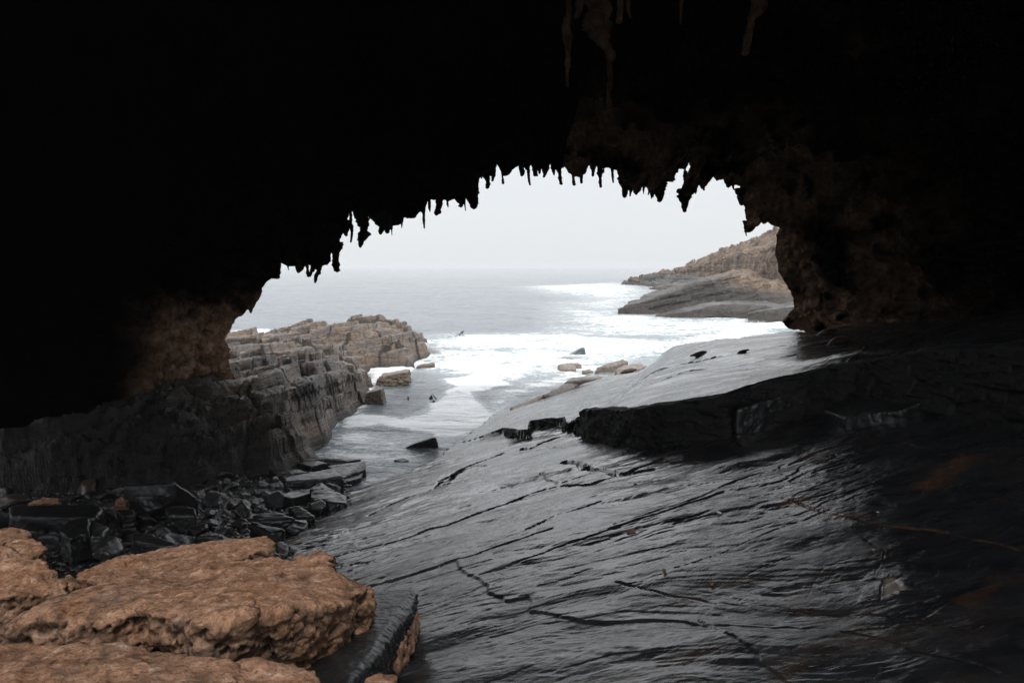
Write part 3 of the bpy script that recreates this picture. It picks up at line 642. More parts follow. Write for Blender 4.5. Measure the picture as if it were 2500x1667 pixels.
for k, p in enumerate([[(225,90,10),(222,165,4)],[(560,50,16),(560,130,8),(563,180,7),(570,212,5)],[(605,50,12),(605,145,10)],[(637,90,10),(636,130,6)],[(700,50,18),(690,110,13),(672,155,9)],
    [(775,80,22),(785,130,13),(790,180,11),(793,205,12)],[(880,130,10),(883,190,7),(886,212,7)],[(935,130,9),(938,198,7)],[(1020,50,14),(1022,110,12),(1020,148,6)],[(1070,50,20),(1068,130,14),(1075,180,9),(1078,226,9)],
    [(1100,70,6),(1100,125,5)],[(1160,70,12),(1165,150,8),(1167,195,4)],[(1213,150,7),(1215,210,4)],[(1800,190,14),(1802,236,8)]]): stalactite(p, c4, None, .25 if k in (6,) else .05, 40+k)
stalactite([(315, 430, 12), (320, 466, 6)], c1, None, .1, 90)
rr_ = np.random.default_rng(31)
for k in range(58):
    i = int(rr_.uniform(130, 1000)); a, b = rp[i]
    if not (690 < a < 1860) or b > 660: continue
    w_ = 1.8+7*rr_.random()**2.5; L_ = rr_.uniform(5, 20)+w_*rr_.uniform(.5, 2.2); dx = rr_.normal()*3
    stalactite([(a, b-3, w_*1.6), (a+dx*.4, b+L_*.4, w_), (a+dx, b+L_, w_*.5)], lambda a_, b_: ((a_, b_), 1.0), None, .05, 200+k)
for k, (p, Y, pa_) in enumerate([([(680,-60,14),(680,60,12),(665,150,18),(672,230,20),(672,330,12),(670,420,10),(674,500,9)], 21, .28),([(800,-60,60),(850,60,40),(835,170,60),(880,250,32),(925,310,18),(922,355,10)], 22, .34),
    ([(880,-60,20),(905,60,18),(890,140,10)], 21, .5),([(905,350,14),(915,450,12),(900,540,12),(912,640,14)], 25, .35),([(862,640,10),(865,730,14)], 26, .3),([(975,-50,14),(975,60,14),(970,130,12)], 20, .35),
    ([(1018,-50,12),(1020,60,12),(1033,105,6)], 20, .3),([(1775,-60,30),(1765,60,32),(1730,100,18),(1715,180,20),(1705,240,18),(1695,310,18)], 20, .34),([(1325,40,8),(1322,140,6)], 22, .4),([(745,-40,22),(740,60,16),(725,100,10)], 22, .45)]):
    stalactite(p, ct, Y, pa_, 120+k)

# ------------------------------------------------------------------ the far headland
def sheet(rows, nu, nv, amp, fq, dome_rows, seed):
    A = np.array([[aty(*p) for p in r] for r in rows])      # rows x cols x 3
    u = np.linspace(0, A.shape[1]-1, nu); w_ = np.linspace(0, A.shape[0]-1, nv)
    B = np.stack([[np.interp(u, np.arange(A.shape[1]), A[r, :, k]) for r in range(A.shape[0])] for k in range(3)], -1)
    G = np.stack([[np.interp(w_, np.arange(A.shape[0]), B[:, c, k]) for c in range(nu)] for k in range(3)], -1)
    for _ in range(int(nu/A.shape[1]/3)):
        G[1:-1] = .25*G[:-2]+.5*G[1:-1]+.25*G[2:]
    for _ in range(int(nv/A.shape[0]/10)):
        G[:, 1:-1] = .25*G[:, :-2]+.5*G[:, 1:-1]+.25*G[:, 2:]
    f = G.reshape(-1, 3); sy = f[:, 1:2]/180
    bd = f[:, 2]-GX*f[:, 0]*.8-GY*f[:, 1]
    st = np.stack([f[:, 0]*.03, f[:, 1]*.03, bd*.8], 1)
    w0 = np.tile(w_, nu); dm = ss(dome_rows[0], dome_rows[1], w0) if dome_rows else np.zeros(len(f))
    h = amp*(ridge(f*fq, 5, seed)*.6*(1-.3*dm)+.45*ridge(f*fq*4, 4, seed+3)+.14*(worley(f*fq*5, seed)[0]-.5)+.5*dm*ridge(f*np.array([fq*2.2, fq*2.2, fq*.9]), 4, seed+11)+(1-dm)*1.1*fbm(st, 3, seed+5)+dm*.5*fbm(f*np.array([fq*3, fq*3, fq*.7]), 4, seed+8))
    nrm = np.cross(np.gradient(G, axis=0).reshape(-1, 3), np.gradient(G, axis=1).reshape(-1, 3)); nrm /= np.linalg.norm(nrm, axis=1)[:, None]+1e-9
    if np.median(nrm[:, 1]) > 0: nrm *= -1
    f = f+nrm*h[:, None]*sy
    foot = ss(2.2, .4, f[:, 2])*(1-.3*dm)
    if seed == 23: dm = ss(50, 62, f[:, 0])*ss(.45, .75, w0); foot = foot*(1-dm)
    return f, grid_quads(nu, nv), dm, np.clip(foot+(0 if dome_rows else 1)*.75*ss(1.08, .9, w0)*(1-dm), 0, 1)
SH = [sheet([[(1497,697,470),(1540,704,430),(1578,709,380),(1560,722,330),(1590,738,280),(1700,745,240),(1800,750,200),(1990,760,170)],
  [(1499,694,474),(1556,688,440),(1610,682,400),(1640,688,350),(1720,690,290),(1830,700,225),(1892,735,190),(1990,745,165)],
  [(1501,692,476),(1560,674,442),(1620,667,405),(1666,670,352),(1750,670,296),(1835,688,228),(1900,733,192),(1990,738,168)],
  [(1503,690,480),(1560,669,446),(1620,660,412),(1666,656,352),(1750,635,300),(1830,612,240),(1890,600,205),(1990,590,180)],
  [(1505,689,485),(1562,666,452),(1620,658,425),(1672,643,372),(1735,614,330),(1830,578,285),(1890,555,255),(1990,525,235)],
  [(1505,700,560),(1562,690,560),(1620,680,550),(1680,660,520),(1760,640,520),(1860,610,500),(1950,590,480),(2200,560,460)]], 420, 260, 1.7, .07, (1.9, 2.1), 3),
 sheet([[(1508,768,163),(1530,772,162),(1570,772,161),(1620,766,166),(1680,760,170),(1750,752,176),(1830,752,178),(1990,765,160)],
  [(1511,760,163.6),(1528,750,163.5),(1580,733,165),(1650,712,170),(1720,688,175),(1790,668,182),(1870,690,184),(1990,720,172)],
  [(1512,758,170),(1545,741,190),(1590,722,215),(1660,704,232),(1730,680,240),(1800,662,235),(1880,682,215),(1990,710,190)]], 380, 150, 1.0, .09, None, 23),
 sheet([[(1590,782,150),(1655,786,146),(1700,782,145),(1760,774,148),(1820,778,143),(1880,785,138),(1990,790,130)],
  [(1600,774,151),(1655,766,148),(1700,757,148),(1745,746,152),(1800,742,150),(1870,750,144),(1990,755,136)],
  [(1610,768,158),(1650,759,160),(1690,749,164),(1740,738,170),(1800,736,175),(1880,745,168),(1990,750,160)]], 300, 100, .7, .12, None, 43),
 sheet([[(1826,786,135),(1850,792,133),(1875,794,132),(1930,790,131),(1990,790,128)],
  [(1827,768,136),(1850,762,135.5),(1885,756,135),(1940,748,134),(1990,745,131)],
  [(1830,766,150),(1860,755,158),(1900,746,160),(1950,735,160),(1990,728,160)]], 160, 80, .6, .15, None, 63)]
off = 0; VV = []; QQ = []; DM = []; FT = []
for f, q, dm, ft in SH: VV.append(f); QQ.append(q+off); DM.append(dm); FT.append(ft); off += len(f)
tag(link('headland', mesh_from(np.vstack(VV), np.vstack(QQ), 'headland', dict(dome=np.concatenate(DM), foot=np.concatenate(FT))), mHead), kind='structure')

# ------------------------------------------------------------------ boulders
b4 = lambda L: [(.4464*x, 1050+.4464*y) for x, y in L]
def boulder(name, parts, voxel, label, cat, mat=None, amp=.10, fq=1.3, pit=.05, seed=1, group=None, layers=0, sm=2):
    me = remesh(parts, voxel, 2 if mat is None else 1)
    v = getco(me); n = getno(me)
    f1, s1, _ = worley(v*2.2, seed); f2, _, _ = worley(v*6.5+3, seed+9)
    r = ridge(v*fq, 4, seed); b = fbm(v*fq*.5, 3, seed+3); c = fbm(v*5, 4, seed+5); d = fbm(v*14, 3, seed+6)
    side = ss(.75, .2, n[:, 2])
    hole = ss(.33, .12, f2+.25*c)*(.35+.65*side)*ss(-.3, .25, b+.3*c)
    f3, _, _ = worley(v*np.array([1.5, 1.5, 2.6])+.35*c[:, None], seed+21); cave = ss(.36, .14, f3)*(.25+.75*side) if pit > .025 else 0*f3
    h = amp*(1.2*b+.55*r)+amp*.55*(f1-.5)*(.4+side)+pit*(1.1*c+.7*d)*(.7+.9*side)-pit*3.0*hole*(.6+.8*side)+(pit*1.3*side*ridge(v*3.1, 4, seed+2) if pit > .025 else 0)
    h = h-1.5*amp*cave
    if layers:
        zz = v[:, 2]*9+1.5*fbm(v*1.2, 3, seed+8); fr = zz-np.floor(zz); h = h+layers*side*(fr-.5)
    setco(me, v+n*h[:, None])
    crev = np.clip(hole*.9+cave*.8+ss(.1, -.5, r+.6*c)*.5, 0, 1)
    at = me.attributes.new('crev', 'FLOAT', 'POINT'); at.data.foreach_set('value', crev.astype(np.float32))
    # object origin at the base centre
    v = getco(me); o3 = np.array([v[:, 0].mean(), v[:, 1].mean(), v[:, 2].min()]); setco(me, v-o3)
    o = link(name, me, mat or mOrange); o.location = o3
    return tag(o, label, cat, group)
def top(px, zs, dz=0):               # outline px, world height -> points
    return [atz(a, b, zs+dz) for a, b in px]
def prism(L, depth=1.2, shrink=.0):   # L: (px,py,z)  plus copies sunk by depth
    T = [atz(a, b, z_) for a, b, z_ in L]; c = np.mean(T, 0)
    B = [p+(c-p)*np.array([shrink, shrink, 0])-np.array([0, 0, depth]) for p in T]
    return [tuple(p) for p in T+B]
q4 = lambda L: [(.4464*x, 1050+.4464*y, z_) for x, y, z_ in L]
# main boulder: long low block whose right half is thicker
boulder('boulder', [prism(q4([(40,1065,6.25),(300,935,6.15),(600,840,6.15),(900,760,6.15),(900,950,6.4),(600,1060,6.3),(300,1110,6.1),(60,1100,6.1)]), .8),
    prism(q4([(560,850,6.1),(860,775,6.1),(1120,720,6.1),(1400,690,6.1),(1600,700,6.1),(1850,770,6.15),(1990,860,6.1),(1900,950,6.35),(1560,1000,6.6),(1200,1010,6.65),(850,1000,6.5)]), 1.5, .22),
    prism(q4([(1880,800,6.0),(2010,850,5.9),(2025,930,5.9),(1960,980,5.9),(1800,960,6.0)]), .9, .15),
    prism(q4([(820,960,6.55),(1100,900,6.6),(1380,920,6.6),(1340,1010,6.72),(1100,1040,6.75),(840,1000,6.65)]), .5),
    prism(q4([(1600,690,6.2),(1740,650,6.2),(1800,700,6.2),(1790,740,6.1),(1650,740,6.1)]), .4)],
    .026, 'largest orange pitted limestone boulder, long and flat topped, in the left foreground', 'boulder', seed=3, amp=.11, pit=.05)
boulder('boulder', [prism(q4([(-300,1200,6.9),(0,1165,6.9),(280,1165,6.9),(550,1170,6.9),(830,1200,6.85),(1050,1280,6.85),(1280,1315,6.8),(1280,1600,7.0),(-300,1700,7.1)]), 1.2),
    prism(q4([(1300,1300,6.75),(1450,1290,6.8),(1640,1300,6.75),(1730,1330,6.75),(1740,1500,6.8),(1250,1560,6.8)]), 1.0)],
    .028, 'pale orange boulder cut off by the bottom left edge, in front of the largest one', 'boulder', seed=13, amp=.07, pit=.04)
boulder('boulder', [prism(q4([(440,775,4.9),(650,690,4.9),(900,640,4.9),(1200,600,4.9),(1460,578,4.9),(1495,610,4.9),(1470,650,5.0),(1200,730,5.0),(900,800,5.0),(560,840,4.9),(430,810,4.9)]), .9, .05)],
    .028, 'long narrow orange boulder lying behind the largest one, beside the dark rubble', 'boulder', seed=23, amp=.08, pit=.05)
boulder('boulder', [prism(q4([(-260,700,6.1),(0,650,6.2),(90,655,6.2),(230,710,6.1),(300,775,6.0),(340,850,5.9),(360,900,5.8),(100,900,6.0),(-260,900,6.0)]), 1.7, -.08)],
    .028, 'bulky orange brown boulder at the left edge with a rough shaded side', 'boulder', seed=33, amp=.12, pit=.06)
boulder('boulder', [prism(q4([(340,800,5.2),(380,785,5.2),(425,830,5.2),(440,860,5.1),(360,880,5.2)]), .8)], .03, 'small brown boulder wedged between the left edge boulder and the long flat ones', 'boulder', seed=43, amp=.05, pit=.04)
boulder('boulder', [prism(q4([(60,605,4.6),(150,592,4.6),(225,600,4.6),(235,650,4.6),(200,690,4.6),(60,690,4.6)]), .8)], .035, 'smaller reddish boulder behind the bulky one at the left edge', 'boulder', seed=53, amp=.08, pit=.04)
boulder('boulder', [prism(q4([(-200,560,4.4),(60,540,4.4),(145,560,4.4),(140,590,4.4),(40,615,4.4),(-200,650,4.4)]), .8)], .04, 'dark rounded brown boulder furthest back at the left edge above the orange ones', 'boulder', seed=63, amp=.07, pit=.03)
boulder('boulder', [prism(q4([(2010,1370,6.3),(2060,1335,6.3),(2150,1340,6.3),(2170,1400,6.3),(2160,1600,6.4),(1980,1600,6.4)]), .8)], .03, 'small bright orange rock at the bottom edge below the black slate slab', 'boulder', seed=73, amp=.05, pit=.03)
boulder('boulder', [prism(q4([(170,390,1.6),(240,362,1.6),(325,370,1.6),(320,395,1.6),(150,400,1.6)]), .7)], .05, 'flat rusty boulder at the foot of the dark left wall', 'boulder', seed=83, amp=.08, pit=.03)
boulder('boulder', [prism(q4([(628,375,1.6),(665,362,1.6),(700,385,1.6),(690,415,1.6),(640,410,1.6)]), .6)], .05, 'small rusty brown boulder left of the tilted black slab', 'boulder', seed=93, amp=.08, pit=.03)
# black slate slab standing beside the boulders, with a paler crust on its lower side
sl1 = boulder('slate_slab', [prism(q4([(1900,900,5.0),(2040,885,4.9),(2255,868,4.9),(2275,900,4.9),(2240,1010,5.1),(2050,1260,5.7),(1900,1400,6.0),(1820,1500,6.1),(1500,1500,5.6),(1700,1150,5.1)]), .62, -.02)],
    .02, 'black tilted slate slab with a sharp straight edge, right of the orange boulders', 'slab', mSlateBlock, seed=5, amp=.035, pit=.018, layers=.035)
sl2 = boulder('crusted_rock', [prism(q4([(2200,1060,4.9),(2282,965,4.75),(2292,1010,4.75),(2230,1120,4.9),(2120,1260,5.2),(1990,1400,5.4),(1900,1480,5.5),(1880,1420,5.4),(2050,1230,5.1)]), .35)],
    .025, 'thin orange crusted rock sliver under the edge of the black slate slab', 'rock', mOrange, seed=6, amp=.04, pit=.03)

# ---- slate blocks at the water's edge and in the rubble (own shapes)
def block(L, depth, label, mat=None, name='slate_block', cat='rock', vox=None, amp=.05, seed=1, shrink=-.05, layers=.03, group=None, pit=.012):
    return boulder(name, [prism(L, depth, shrink)], vox or .045, label, cat, mat or mSlateBlock, seed=seed, amp=amp, pit=pit, layers=layers, group=group)
block(q4([(1555,260,.75),(1820,205,.95),(1865,240,.85),(1870,255,.8),(1720,270,.75),(1560,285,.7)]), .9, 'large flat topped grey block at the waterline, beside the inlet', seed=11)
block(q4([(1885,190,.7),(2000,165,.75),(2000,215,.5),(1880,260,.45),(1790,195,.6)]), .8, 'dark jagged block at the end of the rubble, reaching into the inlet', seed=12)
block(q4([(1870,265,.4),(1985,225,.4),(1975,260,.3),(1880,290,.3)]), .6, 'low black block in front of the jagged one at the waterline', seed=14)
block(q4([(1470,215,.5),(1640,215,.55),(1700,235,.5),(1500,245,.45)]), .6, 'thin dark shelf of slate left of the large flat grey block', seed=15)
block(q4([(1620,180,.3),(1740,165,.35),(1790,180,.3),(1700,200,.3)]), .5, 'low black slab furthest out at the corner of the rubble and the ledge', seed=16)
block(q4([(1700,320,1.1),(1760,305,1.15),(1850,325,1.1),(1895,355,.9),(1890,400,.8),(1800,400,.9),(1700,380,.9)]), 1.3, 'large rounded black boulder touching the smooth slab', name='black_boulder', cat='boulder', seed=17, amp=.10, shrink=-.1, layers=0)
block(q4([(1520,360,.9),(1590,330,.95),(1700,322,.95),(1700,345,.9),(1600,375,.85)]), .8, 'smooth grey ended boulder left of the large rounded black one', seed=18, layers=0, amp=.07)
block(q4([(1575,420,1.15),(1640,415,1.2),(1720,470,1.05),(1700,485,1.0),(1620,480,1.0)]), .5, 'pale topped tilted slab among the dark stones below the black boulder', seed=19)
block(q4([(1690,400,1.0),(1760,375,1.1),(1785,400,1.0),(1760,430,.9),(1700,430,.9)]), .8, 'square black stone tucked beside the large rounded boulder', seed=20)
block(q4([(1380,470,1.35),(1420,455,1.4),(1520,450,1.4),(1610,478,1.3),(1590,492,1.25),(1420,500,1.3)]), .6, 'wide flat topped stone in the middle of the dark rubble', seed=21)
block(q4([(1600,490,1.2),(1670,490,1.1),(1680,530,1.0),(1620,560,1.0),(1560,540,1.1)]), .8, 'blunt brown black boulder touching the lower edge of the slab', seed=22, layers=0, amp=.08)
block(q4([(1370,490,1.5),(1560,540,1.3),(1545,565,1.2),(1480,560,1.3),(1380,520,1.4)]), .6, 'long leaning slate splinter above the narrow orange boulder', seed=24)
block(q4([(680,300,2.2),(950,285,2.3),(1030,330,1.7),(1090,380,1.3),(900,420,1.0),(885,450,.9),(780,400,1.5)]), .7, 'big tilted black slab leaning against the foot of the dark wall', seed=25, amp=.06, vox=.06)
block(q4([(910,425,1.6),(1000,415,1.65),(1065,430,1.6),(1065,470,1.4),(920,465,1.5)]), .7, 'black oblong stone below the big tilted slab', seed=26, layers=0, amp=.06)
block(q4([(640,435,1.8),(730,430,1.8),(745,455,1.7),(670,470,1.7)]), .5, 'grey flat faced stone left of the black oblong one', seed=27)
block(q4([(500,490,2.2),(590,530,2.0),(560,580,2.0),(490,575,2.1)]), .8, 'angular grey slate in the dark rubble at the left', seed=28)
block(q4([(380,490,2.3),(480,485,2.3),(490,560,2.2),(380,590,2.3),(330,540,2.4)]), .9, 'rounded brown black boulder left of the angular grey slate', seed=29, layers=0, amp=.1)
block(q4([(50,420,2.0),(260,410,2.0),(520,405,2.0),(560,430,1.9),(520,480,1.8),(60,470,1.9)]), 1.0, 'long black ledge block across the left side of the rubble', seed=30, vox=.06)
block(q4([(720,555,2.6),(820,565,2.5),(980,625,2.3),(900,640,2.3),(720,600,2.5)]), .7, 'long sloping black stone just behind the narrow orange boulder', seed=31, vox=.045)
block(q4([(580,575,2.8),(640,585,2.7),(680,650,2.5),(600,680,2.6),(540,640,2.8)]), .9, 'steep shiny black stone at the left end of the narrow orange boulder', seed=32, layers=0)
block(q4([(1505,605,2.2),(1545,598,2.2),(1580,630,2.1),(1570,680,2.0),(1510,670,2.1)]), .8, 'rounded grey brown stone at the right end of the narrow orange boulder', seed=34, layers=0, amp=.06, shrink=-.02)
block(q4([(1580,630,1.8),(1650,618,1.8),(1695,635,1.7),(1640,665,1.7),(1580,672,1.8)]), .5, 'black oval stone lying on the slab above the orange boulders', seed=35, layers=0, amp=.04)
block(q4([(1450,660,2.6),(1490,650,2.6),(1540,690,2.5),(1480,700,2.5)]), .5, 'small grey stone peeping out between two orange boulders', seed=36, layers=0)

def pblock(L, depth, label, seed):
    T = [atp(a, b, h_) for a, b, h_ in L]; T2 = [p-np.array([0, 0, depth]) for p in T]
    boulder('slate_block', [[tuple(p) for p in T+T2]], .05, label, 'rock', mSlateBlock, seed=seed, amp=.05, pit=.012, layers=.04)
pblock([(1768,985,1.05),(1800,968,1.1),(1929,929,1.15),(1975,925,1.1),(1960,950,1.0),(1800,1000,.95)], 1.0, 'dark block jutting out below the lip of the raised ledge, in deep shade', 301)
pblock([(2010,1000,.5),(2100,960,.6),(2250,930,.7),(2330,950,.6),(2200,1000,.45),(2060,1020,.4)], .6, 'low black slab at the foot of the raised ledge near the right edge', 302)
# ---- rocks standing in the sea
def sea_rock(L, depth, label, seed, mat=None, cat='rock', vox=.07, amp=.12, shrink=-.25, layers=.10, name='sea_rock', pit=.03):
    return boulder(name, [prism(L, depth, shrink)], vox, label, cat, mat or mSeaRock, seed=seed, amp=amp, pit=pit, layers=layers)
Z = lambda a, b, s: [(a[0]+s*x, a[1]+s*y) for x, y in b]
def wl(pts): return pts
# dark wedge in the inlet
boulder('sea_rock', [[tuple(p) for p in (atz(982,1096,-.1), atz(1072,1096,-.1), atz(1064,1068,.95), atz(1066,1092,.1), atz(1000,1088,.25), atz(1052,1066,.9), atz(985,1090,-.3), atz(1072,1090,-.3))]],
    .05, 'black wedge of slate sticking out of the inlet in front of the foam', 'rock', mSlateBlock, seed=41, amp=.02, pit=.01)
def stack(px0, px1, pyb, pyt, Y, label, seed, thick=1.0, lean=0, mat=None, layers=.10, amp=.10, name='sea_rock', vox=.08, top_in=.15):
    """free-standing rock: base at the water, top traced"""
    w0 = px1-px0; a = aty(px0, pyb, Y); b = aty(px1, pyb, Y); c = aty(px1-w0*top_in+lean, pyt, Y+.3); d = aty(px0+w0*top_in+lean, pyt+(pyb-pyt)*.25, Y+.3)
    D = np.array([0, thick*(b-a)[0], 0]); s = np.array([0, 0, .8])
    return boulder(name, [[tuple(p) for p in (a-s, b-s, c, d, a+D-s, b+D-s, c+D*.8, d+D*.8)]], vox, label, 'rock', mat or mSeaRock, seed=seed, amp=amp, pit=.03, layers=layers)
stack(902,998,955,908,63, 'blocky brown rock standing off the ledge, nearest of the group of three', 51, .7, 10)
stack(884,938,987,950,54, 'small layered brown rock in the water closest to the ledge face', 52, .8, 0, vox=.06)
stack(1002,1058,914,888,73, 'square jointed brown rock off the end of the ledge', 53, .6, 8)
stack(1053,1076,892,878,82, 'smallest grey rock beyond the square jointed one', 54, .6, 0)
stack(1110,1131,838,809,108, 'upright sea stack with white water pouring off it', 55, .9, 2, mat=mSlateBlock, name='sea_stack')
stack(1092,1114,838,818,107, 'broken lower rock leaning on the left of the upright sea stack, awash', 56, .6, 4)
stack(1131,1148,832,816,110, 'low rock veiled in spray to the right of the upright sea stack', 57, .6, 0)
stack(1104,1126,856,841,98, 'rock awash in front of the upright sea stack', 58, .6, 0)
stack(1045,1068,872,856,88, 'wave washed rock beside the seaward corner of the ledge', 59, .6, 0)
# pale slabs along the edge of the big slab
def shore(L, depth, label, seed, vox=.07):
    L = [(a, b, c+.22) for a, b, c in L]
    return sea_rock(L, depth, label, seed, mPaleRock, vox=vox, amp=.07, layers=.06, shrink=-.1, pit=.02)
shore([(1245,996,.30),(1266,985,.4),(1330,962,.9),(1340,978,.35),(1290,1002,.2),(1262,1005,.1)], .9, 'low dark ended slab at the lower tip of the long pale ridge', 61)
shore([(1325,963,1.0),(1378,938,1.15),(1420,928,1.1),(1428,938,.8),(1380,965,.55),(1340,980,.4)], .9, 'middle slab of the long pale ridge along the waterline', 62)
shore([(1378,933,1.3),(1400,921,1.35),(1470,917,1.2),(1474,922,1.1),(1440,932,.9),(1395,942,.9)], .8, 'upper slab of the long pale ridge, ending at the foam', 63)
shore([(1362,890,.4),(1385,885,.5),(1404,890,.4),(1406,902,.1),(1370,902,.0)], .6, 'pale rock alone in the surf left of the shore rocks', 64)
shore([(1388,886,.3),(1412,884,.35),(1420,889,.2),(1400,890,.2)], .5, 'thin pale rock barely out of the surf behind the lone one', 65)
shore([(1420,904,.3),(1440,899,.3),(1448,906,.1),(1430,911,.0)], .5, 'small flat rock in the foam close to the slab', 66)
shore([(1456,898,.5),(1490,885,.8),(1520,877,1.0),(1532,883,.7),(1500,894,.5),(1470,902,.2)], .7, 'long pale rock at the surf line behind the seal rock', 67)
shore([(1502,902,1.0),(1520,893,1.2),(1560,886,1.3),(1580,895,1.0),(1545,908,.9),(1510,914,.7)], .9, 'pale rounded rock that a dark seal lies on', 68)
shore([(1586,893,1.2),(1600,882,1.4),(1640,877,1.5),(1700,880,1.4),(1650,890,1.2),(1600,902,.9)], .9, 'low grey slab in the shore edge right of the seal rock', 69)
shore([(1690,862,1.5),(1730,852,1.7),(1788,848,1.8),(1795,858,1.6),(1740,872,1.4)], .9, 'brown flat slab beside the seal near the arch foot', 70)
stack(1290,1320,1118,1108,41, 'tiny dark rock', 71) if False else None
block([(960,1122,.15),(985,1116,.2),(1000,1124,.1),(980,1130,.05)], .4, 'tiny dark rock tip in the inlet below the wedge', name='sea_rock', seed=72, vox=.04)
block([(700,1123,.35),(800,1118,.4),(880,1122,.2),(850,1128,.2),(720,1132,.25)], .5, 'thin black reef streak crossing the top of the rubble into the inlet', name='sea_rock', seed=73, vox=.05)

# ------------------------------------------------------------------ beach stones: prototypes then copies
def proto_stone(k):
    r = np.random.default_rng(100+k); n = 16; p = r.normal(size=(n, 3)); p /= np.linalg.norm(p, axis=1)[:, None]
    p *= np.array([1, .55+.35*r.random(), .28+.4*r.random()])*.5
    me = remesh([[tuple(q) for q in p]], .035)
    v = getco(me); nn_ = getno(me); setco(me, v+nn_*(.05*fbm(v*3, 3, k)+.02*fbm(v*9, 3, k+7))[:, None])
    me.polygons.foreach_set('use_smooth', np.ones(len(me.polygons), bool)); me.materials.append(mStone); return me
PM = [proto_stone(k) for k in range(12)]
cnt = 0; placed = []; spx = []; sobj = []
tries = 0
while cnt < 250 and tries < 9000:
    tries += 1
    px = random.uniform(-60, 850); py = random.uniform(1160, 1345)
    zz = 1.2
    for _ in range(4):
        p = atz(px, py, zz); zz = float(beach_z(p[0], p[1]))
    p = atz(px, py, zz)
    if p[1] > 35.5 or p[1] < 12 or zz > 4: continue
    if plane(p[0], p[1]) > zz+.15 and p[0] > -13: continue
    if sdist(np.array([p[0]]), np.array([p[1]]), FOOT)[0] > .6: continue
    s = random.choice([.7, .9, 1.1, 1.3, 1.6]) if cnt < 90 else random.uniform(.35, .75)
    if any((p[0]-a)**2+(p[1]-b)**2 < ((s+c)*.30)**2 for a, b, c in placed): continue
    placed.append((p[0], p[1], s)); spx.append((px, py))
    o = bpy.data.objects.new('beach_stone', PM[random.randrange(12)]); C.objects.link(o)
    o.location = (p[0], p[1], zz+.10*s); o.scale = (s, s, s*random.uniform(.8, 1.1)); o.rotation_euler = (random.uniform(-.5, .5), random.uniform(-.4, .4), random.uniform(0, 6.3))
    sobj.append(o); cnt += 1
LM = [(395,1215,'the big tilted black slab'),(440,1246,'the black oblong stone'),(305,1250,'the grey flat faced stone'),(240,1285,'the angular grey slate'),(190,1288,'the rounded brown black boulder'),(130,1245,'the long black ledge block'),
 (380,1312,'the long sloping black stone'),(275,1330,'the steep shiny black stone'),(688,1318,'the rounded grey brown stone'),(655,1285,'the leaning slate splinter'),(665,1262,'the wide flat topped stone'),(735,1256,'the pale topped tilted slab'),(778,1228,'the square black stone'),
 (722,1283,'the blunt brown black boulder'),(800,1205,'the large rounded black boulder'),(760,1160,'the large flat grey block'),(700,1152,'the thin dark shelf of slate'),(705,1205,'the smooth grey ended boulder'),(110,1220,'the flat rusty boulder'),(297,1224,'the small rusty boulder'),(640,1345,'the narrow orange boulder'),(60,1300,'the dark brown boulder at the left edge'),(560,1180,'the foot of the dark wall'),(550,1235,'the middle of the rubble')]
ORD = ['nearest','second','third','fourth','fifth','sixth','seventh','eighth','ninth','tenth','eleventh','twelfth']
bins = {}
for o, (px, py) in zip(sobj, spx):
    lx, ly, nm = min(LM, key=lambda q: (q[0]-px)**2+(1.6*(q[1]-py))**2); dx, dy = px-lx, 1.6*(py-ly)
    w_ = ('right of' if dx > 0 else 'left of') if abs(dx) > abs(dy) else ('in front of' if dy > 0 else 'behind')
    bins.setdefault((nm, w_), []).append((dx*dx+dy*dy, o))
for (nm, w_), L in bins.items():
    for k, (_, o) in enumerate(sorted(L, key=lambda q: q[0])):
        sz = 'large' if o.scale[0] > 1 else 'medium' if o.scale[0] > .6 else 'small'
        tag(o, '%s dark stone, %s one %s %s' % (sz, ORD[min(k, 11)], w_, nm), 'stone', 'dark stones of the rubble beach')
# gravel between the stones: one mesh nobody could count
def gravel():
    V = []; Fc = []; base = np.array([[1,0,0],[-1,0,0],[0,1,0],[0,-1,0],[0,0,1],[0,0,-1],[.6,.6,.5],[-.6,.6,.5],[.6,-.6,.5],[-.6,-.6,.5]])
    fac = [(4,0,6),(4,6,2),(0,2,6),(4,2,7),(4,7,1),(2,1,7),(4,1,9),(4,9,3),(1,3,9),(4,3,8),(4,8,0),(3,0,8)]
    r = np.random.default_rng(5)
    for k in range(3000):
        px = r.uniform(-80, 860); py = r.uniform(1165, 1400); zz = 1.0
        for _ in range(3): p = atz(px, py, zz); zz = float(beach_z(p[0], p[1]))
        if plane(p[0], p[1]) > zz+.1 and p[0] > -13: continue
        s = r.uniform(.04, .12); a = r.uniform(0, 6.3); b = base*np.array([1.3, .9, .6])*s*(1+.25*r.normal(size=(10, 1)))
        Rz = np.array([[math.cos(a), -math.sin(a), 0], [math.sin(a), math.cos(a), 0], [0, 0, 1]])
        n = len(V)*10; V.append(b@Rz.T+np.array([p[0], p[1], zz+.03])); Fc += [(i+n, j+n, l+n) for i, j, l in fac]
    me = bpy.data.meshes.new('gravel'); me.from_pydata(np.vstack(V).tolist(), [], Fc); return me
tag(link('gravel', gravel(), mStone), 'coarse dark gravel filling the gaps between the beach stones', 'gravel', kind='stuff')

